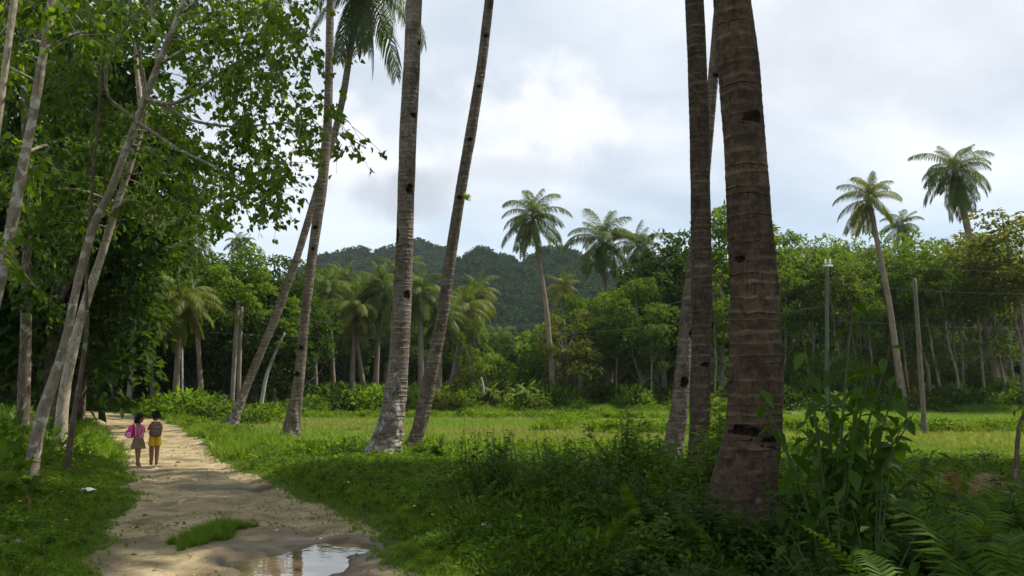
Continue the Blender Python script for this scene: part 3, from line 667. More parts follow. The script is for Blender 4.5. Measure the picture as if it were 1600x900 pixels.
near_palm('slim brown-grey coconut palm curving upright with a bulging mottled foot, left of middle',
    [(0, 510, 522), (100, 508, 521), (200, 505, 519), (300, 494, 511), (400, 480, 495), (500, 469, 483), (600, 458, 475), (650, 446, 468), (672, 439, 468), (681, 434, 470)],
    27.0, 22.5, .14, M['palmgrey2'], 16, [(545, .0, 10, 11, .2), (585, -.3, 12, 12, .2), (390, .2, 7, 7, .15), (357, 0, 10, 8, .12)], 28, .8, 1.0)
near_palm('pale coconut palm leaning far right behind the slim one, its green crown showing',
    [(-38, 560, 570), (12, 555, 565), (75, 543, 553), (150, 531, 542), (200, 520, 531), (300, 489, 501), (400, 459, 471), (450, 440, 453), (500, 422, 436), (600, 379, 392), (650, 357, 374), (668, 346, 371)],
    32.5, 0, .14, M['palmgrey'], 17, [], 24, .8, .86, 'near', True, nf=28)
# sprig on the leaning palm trunk
sp = at(728, 312, 19.3); r = rng(3); mb = MB()
leaves(mb, np.tile(sp, (9, 1))+r.normal(0, .01, (9, 3)), np.stack([r.uniform(-.1, 1, 9), r.uniform(-.8, .1, 9), r.uniform(-.3, .9, 9)], 1), np.tile([0, 0, 1.0], (9, 1)), .17, .4, OVAL)
tag(mb.build('trunk_sprig', M['weed']), 'small green sprig growing out of the right-leaning palm trunk', 'sprig')

# ------------------------------------------------------------------ distant palms
def trunk_simple(P, R, mat, segs=9, n=26, bulge=True):
    Pn, Rn = resample(P, R, n); return sweep(Pn, Rn, segs)
def far_palm(label, crown, foot, Y, rpx, seed, key='far', n=20, wpx=None, dead=1):
    """crown, foot: pixel points of the crown centre and the foot of the trunk; rpx: crown half-width in pixels"""
    c = at(crown[0], crown[1], Y); f = at(foot[0], foot[1], Y); f[2] = min(f[2], g1(f[0], Y)); f[2] = g1(f[0], Y)
    w = (wpx or 7)/2/F*Y
    root = empty('coconut_palm', tuple(f), label, 'palm tree', 'coconut palms beyond the rice field')
    d = c-f; mid = d*.5+np.array([-d[0]*.12, 0, 0])
    P = [np.array([0, 0, -.3]), np.array([0, 0, 0.0]), d*.25+np.array([-d[0]*.05, 0, 0]), mid, d]
    sweep(*resample(P, [w*1.5, w*1.35, w, w*.85, w*.7], 40), 9, fn=lambda rr, i, th: rr*(1+.05*((i % 2)[:, None]))).build('trunk', M['palmfar'], root)
    s = rpx/F*Y/3.2; n = int(n*1.35); w *= .56
    palm_crown(root, d, seed, key, n, s, dead, coco=3)
    return root
far_palm('lone tall coconut palm rising above the middle of the field against the sky', (832, 335), (868, 640), 57, 50, 21, n=24, wpx=9, dead=0)
far_palm('coconut palm with wide round crown above the trees right of the hills', (940, 372), (955, 628), 68, 52, 22, n=24)
far_palm('fuller coconut palm close to the right of the wide-crowned one, half hidden by leaves', (997, 385), (1003, 626), 66, 44, 23, n=22)
far_palm('leaning coconut palm with pale drooping fronds over the right forest', (1357, 308), (1413, 634), 54.5, 46, 24, 'fary', 18, wpx=10, dead=2)
far_palm('small coconut palm crown just showing above the right forest between two tall palms', (1410, 350), (1425, 620), 84, 30, 25, n=18)
far_palm('tallest right-hand coconut palm with a full dark crown leaning left', (1491, 262), (1560, 622), 66, 54, 26, n=24, wpx=13, dead=2)
far_palm('yellowish coconut palm in front of the wood, left of the thick grey trunk', (557, 478), (548, 628), 62, 46, 27, 'fary', 24, wpx=9)
far_palm('coconut palm behind and right of the yellowish palm, darker green', (597, 445), (585, 630), 63, 45, 28, n=22, wpx=9)
far_palm('coconut palm seen just right of the thick grey trunk, crown over dark wood', (655, 452), (659, 632), 60, 46, 29, n=22, wpx=10)
far_palm('coconut palm whose crown shows between the thick grey trunk and the right-leaning trunk', (690, 490), (685, 630), 61, 38, 30, n=22, wpx=9)
far_palm('palm with rounded crown immediately right of the right-leaning trunk', (728, 478), (712, 630), 65, 44, 31, 'fary', n=22, wpx=10)
far_palm('palm behind the rounded crown palm, leaning the other way', (745, 455), (700, 628), 72, 34, 32, 'fary', n=20, wpx=8)
far_palm('far small coconut palm at the foot of the hills', (777, 525), (775, 600), 95, 26, 33, n=18, wpx=6)
far_palm('short coconut palm in the gap left of the lone tall palm base, above light shrubs', (880, 447), (884, 620), 78, 28, 34, 'fary', n=18)
far_palm('coconut palm with arching pale fronds behind the thin white lamp post', (283, 468), (274, 632), 43, 54, 35, 'fary', 24, wpx=10)
far_palm('coconut palm crown above the left wood, upright fronds against the sky', (290, 372), (318, 628), 47, 46, 36, n=20)
far_palm('small palm top peeping over the left wood, right of the upright one', (376, 378), (380, 625), 72, 22, 37, n=16)
far_palm('coconut palm just right of the slim curving trunk', (510, 450), (522, 630), 66, 40, 38, n=20)
far_palm('palm crown low in the wood between the slim trunk and the yellowish palm', (490, 490), (493, 628), 70, 34, 39, n=18)
far_palm('second palm behind the yellowish palm, only upper fronds showing', (535, 432), (570, 628), 76, 34, 40, n=18)
far_palm('palm crown peeping above the light tree right of the thick grey trunk', (625, 425), (600, 628), 78, 36, 41, n=18)

# ------------------------------------------------------------------ broadleaf trees (background)
def crown_mesh(seed, mat, nclump, c0, rx, rz, cr, per, leaf, w=.55, shell=.55, tpl=DIAMOND, centres=None):
    r = rng(seed); mb = MB()
    if centres is None:
        v = nrm(r.normal(0, 1, (nclump, 3))); q = r.uniform(shell, 1, nclump)**.6
        C = v*q[:, None]*np.array([rx, rx, rz])*(1+r.normal(0, .10, (nclump, 1)))+np.array([0, 0, c0])
    else: C = centres
    m = len(C); crs = cr*r.uniform(.6, 1.35, m); nper = (per*crs**2/cr**2).astype(int)
    I = np.repeat(np.arange(m), nper); n = len(I)
    v = nrm(r.normal(0, 1, (n, 3))); v[:, 2] = np.where(r.uniform(0, 1, n) < .6, np.abs(v[:, 2]), v[:, 2])
    q = r.uniform(.35, 1, n)**.5
    P = C[I]+v*(q*crs[I])[:, None]*np.array([1.1, 1.1, .75])
    D = v*np.array([1, 1, .4])+r.normal(0, .5, (n, 3))-np.array([0, 0, .35]); U = nrm(v*.6+np.array([0, 0, 1.0]))+r.normal(0, .4, (n, 3))
    leaves(mb, P, D, U, leaf*r.uniform(.6, 1.35, n), w, tpl)
    return mb.mesh('crown', mat), C
def tree_variant(seed, mat, bark, H, c0, rx, rz, nclump, cr, per, leaf, tr, wob=.3, limbs=9, w=.55, shell=.5):
    r = rng(seed); v_ = nrm(r.normal(0, 1, (nclump, 3))); q_ = r.uniform(shell, 1, nclump)**.6
    CT = v_*q_[:, None]*np.array([rx, rx, rz])*(1+r.normal(0, .10, (nclump, 1)))+np.array([0, 0, c0])
    if H == 13: k_ = 4; a_ = r.uniform(0, 6.28, k_); d_ = r.uniform(.5, 1.7, k_); CT = np.vstack([CT, np.stack([np.cos(a_)*d_, np.sin(a_)*d_, r.uniform(3.2, 7.5, k_)], 1)])
    cm, C = crown_mesh(seed+1, mat, nclump, c0, rx, rz, cr, per, leaf, w, shell, centres=CT)
    zs = np.linspace(-.4, c0+rz*.7, 9); P = np.stack([r.normal(0, wob*.4, 9).cumsum()*.35*np.clip(zs, 0, 1), r.normal(0, wob*.4, 9).cumsum()*.35*np.clip(zs, 0, 1), zs], 1)
    R = tr*np.interp(zs, [-.4, .2, H*.5, H], [1.5, 1.15, .8, .2]); Pn, Rn = resample(P, R, 24); mb = sweep(Pn, Rn, 8)
    order = list(r.permutation(nclump)[:limbs])+list(range(nclump, len(C)))
    for k in order:
        c = C[k]; z0 = min(max(c[2]-(rx*.8 if c[2] > c0-rz else .5)-r.uniform(.3, 1.2), H*.18), c0+rz*.5); s = np.array([np.interp(z0, Pn[:, 2], Pn[:, 0]), np.interp(z0, Pn[:, 2], Pn[:, 1]), z0])
        m_ = (s+c)/2+np.array([0, 0, -.12*np.linalg.norm(c-s)])+r.normal(0, .15, 3); rr = np.interp(z0, Pn[:, 2], Rn)*(.32 if 13 <= H < 14 else .5)
        sweep(*resample([s, m_, c], [rr, rr*.6, rr*.2], 8), 5, mb=mb)
    return mb.mesh('trunk', bark), cm
TV = {
 'slender': [tree_variant(500+i, M[m], M['barkfar'], 13, 9.9, 2.6, 3.7, 42, .62, 60, .30, .11, .8, 5, .5, .15) for i, m in enumerate(['light', 'mid', 'light', 'olive'])],
 'tallshade': [tree_variant(500+i, M['mid'], M['barkfar'], 13.1, 9.9, 2.6, 3.7, 46, .62, 60, .30, .11, .8, 4) for i in range(3)],
 'broad': [tree_variant(510+i, M[m], M['barkfar'], 12, 7.3, 3.7, 4.7, 80, .85, 95, .36, .2, .5, 18, .55, .3) for i, m in enumerate(['mid', 'dense', 'light', 'dense'])],
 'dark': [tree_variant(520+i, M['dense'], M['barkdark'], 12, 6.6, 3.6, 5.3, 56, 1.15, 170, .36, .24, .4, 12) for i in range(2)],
 'open': [tree_variant(530+i, M[m], M['barkfar'], 10, 6.6, 3.2, 2.9, 22, .75, 90, .34, .13, .7, 20) for i, m in enumerate(['olive', 'light'])],
 'low': [tree_variant(540+i, M[m], M['barkfar'], 5, 2.4, 2.6, 2.3, 30, .85, 110, .28, .10, .4, 8) for i, m in enumerate(['light', 'mid', 'olive'])],
}
TH_ = {'slender': 14.2, 'tallshade': 14.2, 'broad': 13, 'dark': 12.8, 'open': 10, 'low': 5.3}
def tree(label, px, Y, toppy, kind, wf=1.0, seed=0, lean=0.0, v=None, bark=None, group='trees of the wood around the field', foot=None, name='tree'):
    p = at(px, 603, Y); x = p[0] if foot is None else at(foot, 603, Y)[0]
    z0 = g1(x, Y); Ht = at(px, toppy, Y)[2]-z0; s = Ht/TH_[kind]; r = rng(900+seed+int(px*7+Y))
    tm, cm = TV[kind][(v if v is not None else int(r.integers(0, 99))) % len(TV[kind])]
    root = empty(name, (x, Y, z0), label, 'tree', group, (0, 0, 0), (1, 1, 1))
    sx = s*wf; az = r.uniform(0, 6.28)
    if foot is not None: lean = math.atan2(p[0]-x, Ht*.75)
    rot = Euler((r.normal(0, .02), lean, 0)).to_matrix() @ Euler((0, 0, az)).to_matrix()
    e = rot.to_euler()
    t = link('trunk', tm, root, rot=e, scale=(sx, sx, s)); c = link('crown', cm, root, rot=e, scale=(sx, sx, s))
    if bark:
        t2 = tm.copy(); t2.materials.clear(); t2.materials.append(bark); t.data = t2
    return root
LM = [(-400, 'left edge of the picture'), (40, 'dark straight trunk at far left'), (125, 'thin dark crooked stem'), (205, 'white-barked stem'), (285, 'thin lamp post'), (360, 'foot of the pale leaning palm'), (455, 'slim curving palm'), (555, 'yellowish palm'), (615, 'thick grey palm trunk'), (668, 'right-leaning palm trunk'), (716, 'rounded crown palm'), (800, 'banana clump'), (866, 'lone tall palm'), (960, 'wide-crowned palm'), (1062, 'leaning grey palm'), (1094, 'straight dark palm'), (1185, 'largest trunk'), (1291, 'green pole'), (1392, 'pale-frond palm trunk'), (1440, 'wooden pole'), (1500, 'stouter leaning tree'), (1560, 'right-edge upright tree')]
LCNT = {}
ORD = ['first', 'second', 'third', 'fourth', 'fifth', 'sixth', 'seventh', 'eighth', 'ninth', 'tenth', 'eleventh', 'twelfth']
def lm_label(fmt, px, setname):
    k = max(i for i, (a, t) in enumerate(LM) if a <= px); c = LCNT.get((setname, k), 0); LCNT[(setname, k)] = c+1
    return fmt.format(ORD[min(c, 11)], LM[k][1])
# right forest: front row, each trunk readable
R_ = 'slender trees of the right-hand forest'
for i, (px, ft, Y, top, kind, wf, v, txt) in enumerate([
    (1232, 1226, 60, 400, 'slender', .9, 0, 'slim pale tree nearest the right side of the largest palm trunk'),
    (1252, 1250, 63, 372, 'slender', 1.0, 1, 'slim tree with light crown left of the green pole'),
    (1270, 1272, 61, 345, 'slender', 1.1, 2, 'tree with raised round crown tip just left of the green pole'),
    (1303, 1322, 59, 385, 'slender', .9, 3, 'crooked pale-barked tree leaning left close right of the green pole'),
    (1333, 1345, 60, 372, 'slender', .9, 0, 'first of two close upright trees left of the leaning pale-frond palm'),
    (1345, 1354, 62, 362, 'slender', .9, 1, 'second of two close upright trees left of the leaning pale-frond palm'),
    (1362, 1367, 58, 410, 'slender', .7, 2, 'thin young tree right beside the pair of upright trees'),
    (1385, 1396, 64, 352, 'slender', 1.0, 3, 'tree behind the leaning pale-frond palm trunk, just left of it'),
    (1408, 1424, 60, 365, 'slender', .9, 1, 'tree in the forest just left of the weathered wooden pole'),
    (1440, 1452, 61, 350, 'slender', 1.1, 0, 'tree with broad clumpy top right behind the weathered wooden pole'),
    (1446, 1470, 58, 380, 'slender', .9, 2, 'left-leaning tree first to the right of the wooden pole'),
    (1476, 1497, 58, 355, 'slender', 1.0, 0, 'stouter left-leaning tree second to the right of the wooden pole'),
    (1493, 1508, 60, 348, 'slender', .9, 3, 'slim tree third to the right of the wooden pole'),
    (1538, 1544, 58, 352, 'slender', 1.0, 1, 'slim pale-stemmed tree to the right of the full-crowned leaning palm'),
    (1560, 1566, 60, 340, 'slender', 1.0, 2, 'upright tree second from the right edge of the forest'),
    (1578, 1606, 56, 312, 'slender', 1.2, 3, 'thick left-leaning tree at the right edge of the picture'),
    (1600, 1622, 54, 285, 'slender', 1.3, 3, 'tree with sparse olive crown rising above the right edge of the forest')]):
    tree(txt, px, Y, top, kind, wf, i, 0, v, foot=ft, group=R_, bark=None)
for i in range(40):
    r = rng(1300+i); px = 1222+i*11.5+r.uniform(-5, 5)
    tree(lm_label('{0} half-hidden deeper tree right of the {1}', px, 'rf'), px, 64+r.uniform(0, 20), 352+r.uniform(-14, 42), ('slender', 'slender', 'slender')[i % 3], r.uniform(.85, 1.15), i, r.normal(0, .05), group='trees deeper in the right-hand forest')
for i in range(12):
    r = rng(1400+i); px = 1232+i*31+r.uniform(-6, 6)
    tree(lm_label('{0} young understorey tree right of the {1}', px, 'uy'), px, 56.5+r.uniform(0, 9), r.uniform(535, 585), 'low', r.uniform(.6, .9), i, 0, group='young trees under the forest edge')
# the tall bright tree between the near trunks and the middle grove
for i, (px, Y, top, kind, wf, v, txt) in enumerate([
    (1128, 62, 292, 'broad', .75, 2, 'tall bright green tree showing between the two dark palm trunks'),
    (1205, 66, 315, 'broad', .8, 2, 'tall bright tree whose crown sticks out right of the largest palm trunk'),
    (1175, 70, 340, 'broad', .9, 0, 'tree hidden mostly behind the largest palm trunk'),
    (1098, 70, 380, 'broad', .7, 1, 'dark tree filling the gap left of the straight dark palm trunk'),
    (1040, 64, 350, 'broad', .95, 1, 'tall dark tree with layered boughs left of the leaning grey palm'),
    (1060, 66, 352, 'broad', .8, 3, 'dark tree right behind the leaning grey palm'),
    (1000, 58, 425, 'broad', .9, 0, 'tree with pale-tipped layered leaves in front of the fuller palm'),
    (948, 60, 438, 'broad', .9, 2, 'light green tree under the wide-crowned palm'),
    (905, 62, 452, 'broad', .8, 0, 'mid green tree left of and below the wide-crowned palm'),
    (885, 58, 478, 'open', .9, 0, 'small gnarled tree with forked pale trunk right of the lone palm foot'),
    (850, 70, 500, 'low', 1.0, 0, 'rounded yellow-green tree behind the lone palm trunk'),
    (815, 76, 512, 'broad', .8, 3, 'dark tree left behind the lone tall palm trunk'),
    (795, 80, 515, 'broad', .9, 0, 'mid green tree below the right hill'),
    (760, 64, 545, 'low', 1.1, 0, 'low bright tree at the field edge left of the lone palm'),
    (738, 62, 500, 'open', .7, 1, 'thin bare-limbed tree beside the rounded crown palm'),
    (905, 57, 540, 'low', .9, 2, 'low olive tree right of the gnarled tree'),
    (1020, 56, 470, 'slender', .9, 1, 'tree with a straight pale trunk standing left of the leaning grey palm'),
    (965, 57, 480, 'slender', .8, 1, 'tree with slightly crooked pale trunk under the wide-crowned palm'),
    (1120, 58, 410, 'slender', .8, 2, 'pale-trunked slim tree between the two dark palm trunks'),
    (700, 82, 470, 'broad', .9, 2, 'light tree behind the right-leaning palm trunk'),
    (640, 84, 440, 'broad', .9, 2, 'light tree behind the thick grey palm trunk'),
    (560, 84, 422, 'broad', 1.1, 2, 'light green spreading tree above and behind the yellowish palm'),
    (515, 80, 412, 'broad', 1.1, 0, 'mid green tree at the right end of the left wood, near the hill foot'),
    (590, 90, 418, 'broad', 1.1, 0, 'mid green tree just below the left hill')]):
    tree(txt, px, Y, top, kind, wf, 50+i, 0, v)
for i in range(30):
    r = rng(1500+i); px = 470+i*21+r.uniform(-8, 8); top = np.interp(px, [470, 620, 740, 800, 900, 1000, 1100], [455, 465, 505, 535, 470, 400, 395])+r.uniform(-8, 25)
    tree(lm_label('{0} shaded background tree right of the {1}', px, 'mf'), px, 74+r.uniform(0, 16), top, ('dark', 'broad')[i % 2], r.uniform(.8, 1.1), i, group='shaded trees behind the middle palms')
# left wood
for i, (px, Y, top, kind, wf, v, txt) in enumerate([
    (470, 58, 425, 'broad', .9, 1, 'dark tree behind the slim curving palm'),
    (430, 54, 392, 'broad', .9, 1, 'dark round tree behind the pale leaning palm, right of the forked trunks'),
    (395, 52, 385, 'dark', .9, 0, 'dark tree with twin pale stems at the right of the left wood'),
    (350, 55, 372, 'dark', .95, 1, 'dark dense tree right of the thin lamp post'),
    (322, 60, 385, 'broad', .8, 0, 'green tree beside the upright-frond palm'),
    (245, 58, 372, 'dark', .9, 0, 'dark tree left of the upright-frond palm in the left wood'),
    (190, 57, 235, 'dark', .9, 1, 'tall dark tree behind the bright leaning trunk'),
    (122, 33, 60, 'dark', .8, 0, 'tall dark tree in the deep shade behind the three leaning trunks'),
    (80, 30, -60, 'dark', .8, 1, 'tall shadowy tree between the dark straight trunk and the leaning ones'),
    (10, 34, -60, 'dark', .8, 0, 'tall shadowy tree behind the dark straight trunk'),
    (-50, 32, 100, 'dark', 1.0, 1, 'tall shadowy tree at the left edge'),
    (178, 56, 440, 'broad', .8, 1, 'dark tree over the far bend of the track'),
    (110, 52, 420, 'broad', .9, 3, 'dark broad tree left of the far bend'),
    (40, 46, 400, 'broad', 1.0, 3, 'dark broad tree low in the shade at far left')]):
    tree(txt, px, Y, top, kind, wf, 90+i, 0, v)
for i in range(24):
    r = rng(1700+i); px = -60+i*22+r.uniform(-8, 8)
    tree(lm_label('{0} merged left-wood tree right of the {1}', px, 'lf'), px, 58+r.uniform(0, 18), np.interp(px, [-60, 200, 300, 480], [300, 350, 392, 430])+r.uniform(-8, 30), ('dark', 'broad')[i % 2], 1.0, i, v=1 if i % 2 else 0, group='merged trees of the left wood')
def bare_stem(label, rows, Y, mat, crown=None, limbs=()):
    P = np.array([at(x, y, Y) for x, y, w in rows]); R = np.array([w/2/F*Y for x, y, w in rows]); b = P[-1].copy(); b[2] = g1(b[0], Y)
    P = P[::-1]; R = R[::-1]; P[0, 2] = b[2]-.2
    root = empty('tree', tuple(b), label, 'tree', 'trees of the wood around the field'); mb = sweep(*resample(P-b, R, 24), 8)
    mb.build('trunk', mat, root)
    if crown:
        s = crown; o = link('crown', TV['open'][1][1], root, tuple(P[-1]-b-np.array([0, 0, 5.0*s])), None, (s, s, s))
    return root
bare_stem('short white-barked stem standing at the far bend of the track', [(211, 500, 5), (208, 545, 8), (204, 590, 8), (200, 640, 9)], 54, M['barkwhite'], .6)
bare_stem('thin grey stem right of the white-barked one near the bend', [(232, 500, 5), (236, 560, 7), (240, 636, 8)], 54, M['barkfar'], .6)
bare_stem('short grey stem left of the white-barked one in the shade', [(146, 560, 5), (149, 600, 6), (152, 636, 7)], 54, M['barkfar'], .5)
bare_stem('leaning pale dead stem left of the slim curving palm', [(445, 520, 3), (430, 550, 5), (415, 590, 6), (405, 640, 7)], 50, M['barkwhite'], .4)
bare_stem('thin dead white stem at the field edge beside the right-leaning trunk', [(752, 590, 2), (755, 600, 3), (757, 625, 4)], 57, M['barkwhite'])
bare_stem('twin pale stem on the left of a pair in the left wood', [(372, 470, 6), (369, 520, 7), (363, 600, 8)], 47, M['barkfar'], .6)
bare_stem('twin pale stem on the right of a pair in the left wood', [(378, 480, 5), (375, 540, 6), (374, 605, 7)], 47.5, M['barkfar'], .6)

# bushes along the wood edge
BV = [clump_mesh(600+i, M[m], 520, 1.0, .20, .5, .85) for i, m in enumerate(['mid', 'light', 'weed', 'dense', 'olive'])]
def stem_bunch(seed, h=.8):
    r = rng(seed); mb = MB()
    for k in range(6):
        a = r.uniform(0, 6.28); e = np.array([math.cos(a)*.5, math.sin(a)*.5, h*r.uniform(.7, 1)]); sweep(*resample([[0, 0, -.1], e*.5+[0, 0, .1], e], [.02, .014, .005], 6), 4, mb=mb)
    return mb.mesh('stems', M['barkdark'])
SB = stem_bunch(1)
def bush(label, px, Y, wid, h, v, group='bushes along the edge of the field', seed=0, name='bush'):
    x = at(px, 603, Y)[0]; root = empty(name, (x, Y, g1(x, Y)), label, 'bush', group)
    root.rotation_euler = (0, 0, (px*1.7+Y) % 6.28); link('stems', SB, root, scale=(wid, wid, h)); link('foliage', BV[v % 5], root, scale=(wid, wid, h)); return root
edge_words = ['low rounded', 'spreading', 'pale green', 'dark', 'olive']
for i in range(46):
    r = rng(1900+i); px = 440+i*25.8+r.uniform(-8, 8); v = int(r.integers(0, 5))
    bush(lm_label('{0} '+['mid green', 'light green', 'bright green', 'dark', 'olive'][v]+' hedge bush right of the {1}', px, 'hb%d' % v), px, 55.5+r.uniform(-1, 3), r.uniform(1.1, 2.0), r.uniform(.9, 2.0), v, 'undergrowth bushes where the field meets the trees', i)
bush('bluish dark bush standing alone in front of the gnarled tree at the field edge', 907, 52, .9, 1.1, 3)
bush('bright bush at the right verge where the track bends, left of the lamp post', 262, 44, 1.6, 1.4, 2, 'bright bushes along the right verge of the track')
bush('tall bright bush at the foot of the lamp post', 300, 42, 1.9, 1.7, 2, 'bright bushes along the right verge of the track')
bush('bright bush between the lamp post and the foot of the pale leaning palm', 332, 40, 1.7, 1.5, 1, 'bright bushes along the right verge of the track')
bush('green bush right of the foot of the pale leaning palm', 395, 37, 1.4, 1.1, 0, 'bright bushes along the right verge of the track')
x, y, r = frustum(5200, 57, 100, 220, .78)
do_scatter('undergrowth', x, y, y > 57, r, 2.2+0*x, UC[:3], tl=.2)
n = 5200; r = rng(221); x = r.uniform(-32, -5.2, n); y = r.uniform(9, 52, n); xl = np.interp(y, PL[:, 1], PL[:, 0])
do_scatter('left_undergrowth', x, y, (x < np.maximum(xl, -60)-1.0-.02*y) & (pathmask(x, y) < -1.1) & (r.uniform(0, 1, n) < sstep(1.2, 4, xl-x)+.1), r, 1.15+0*x, UC[:3], tl=.2)
n = 2600; r = rng(222); x = r.uniform(-34, -12, n); y = r.uniform(40, 60, n)
do_scatter('bend_undergrowth', x, y, (pathmask(x, y) < -.8) & (x > -34), r, 1.25, UC, tl=.2)
# far wood reading as one mass
FW = [src('fw%d' % i, TV[k][v][1]) for i, (k, v) in enumerate([('broad', 0), ('broad', 3), ('dark', 0), ('broad', 2)])]
n = 1500; r = rng(223); x = r.uniform(-170, 170, n); y = r.uniform(92, 240, n)
do_scatter('distant_wood', x, y, (np.abs(x) < 170), r, .72*np.interp(x/y, [-.6, -.3, -.2, 0, .08, .15, .6], [1.25, 1.1, .8, .45, .6, 1.0, 1.1]), FW, dz=-1.5, tl=.05)

# ------------------------------------------------------------------ hills
RX = np.array([-400, 440, 480, 505, 530, 560, 600, 640, 670, 695, 712, 722, 740, 765, 790, 812, 830, 860, 880, 900, 930, 1000, 1100, 2200])
RY = np.array([480, 450, 430, 412, 398, 393, 398, 393, 391, 400, 409, 410, 402, 400, 405, 408, 403, 398, 402, 408, 418, 440, 455, 500])
def hz(x, y):
    px = 800+x/430*F*1.0
    top = (603-np.interp(px, RX, RY))/F*430*0.985-4.0
    far = px < 716
    y0 = np.where(far, 520, 430)
    top = np.where(far, top*1.21, top)
    xs_ = np.where(far, 1, 1)
    rise = sstep(y0-260, y0, y)**.8; fall = 1-sstep(y0+20, y0+400, y)
    z = top*rise*fall*(1+.16*(fbm(x*.012, y*.012, 3, 61)-.5)*(1-sstep(y0-30, y0, y)*1.0))
    return z+(fbm(x*.03, y*.03, 3, 62)-.5)*7*np.clip(rise*3, 0, 1)
# two overlapping ridges, the left one farther away
def ridge(name, x0, x1, Y0, rx, ry, seed, depth=230):
    def h(x, y):
        px = 800+x/Y0*F; top = (603-np.interp(px, rx, ry))/F*Y0-7.5
        g = sstep(Y0-depth, Y0, y)**.85*(1-sstep(Y0+10, Y0+300, y))
        return np.maximum(top, 0)*g*(1+.22*(fbm(x*.013+seed, y*.013, 3, seed)-.5)*(1-sstep(Y0-40, Y0, y)))+(fbm(x*.04, y*.04, 3, seed+1)-.5)*6*g+1.5
    xs = np.linspace(x0, x1, 90); ys = np.linspace(Y0-depth, Y0+300, 60); A, B = np.meshgrid(xs, ys, indexing='ij'); Zh = h(A, B)
    q = np.arange(89)[:, None]*60+np.arange(59)[None]
    MB().add(np.stack([A, B, Zh], -1).reshape(-1, 3), None, np.stack([q, q+60, q+61, q+1], -1).reshape(-1, 4)).build(name, hillm, kind='structure')
    n = 11000; r = rng(seed+5); x = r.uniform(x0, x1, n); y = r.uniform(Y0-depth*.97, Y0+30, n); z = h(x, y)
    P = np.stack([x, y, z-1.5], 1)
    gn_scatter(name+'_forest', P, (.5+.75*r.uniform(0, 1, n)**2.5)*(.8+.5*fbm(x*.03, y*.03, 3, 12))*Y0/430, r.uniform(0, 6.28, n), r.normal(0, .1, (n, 2)), HC_, r.integers(0, 3, n))
hillm = plain('hill_soil', (.03, .05, .02), 1, .1, .3, .2)
HC_ = [src('hc%d' % i, crown_mesh(700+i, M['hillf'], 12, 3.0, 2.2, 2.2, 1.5, 44, 1.0, .7)[0]) for i in range(3)]
ridge('left_hill', -330, 60, 520, np.array([-200, 380, 470, 500, 520, 545, 575, 605, 640, 670, 690, 705, 720, 745, 790, 830, 1400]), np.array([480, 460, 440, 424, 402, 390, 389, 400, 391, 384, 388, 399, 415, 432, 455, 470, 500]), 71)
ridge('right_hill', -60, 240, 400, np.array([400, 640, 690, 712, 730, 750, 770, 790, 805, 822, 840, 860, 878, 895, 915, 950, 1010, 1100, 1700]), np.array([490, 455, 435, 417, 401, 393, 393, 401, 411, 410, 397, 390, 393, 404, 415, 430, 442, 455, 500]), 81, 200)

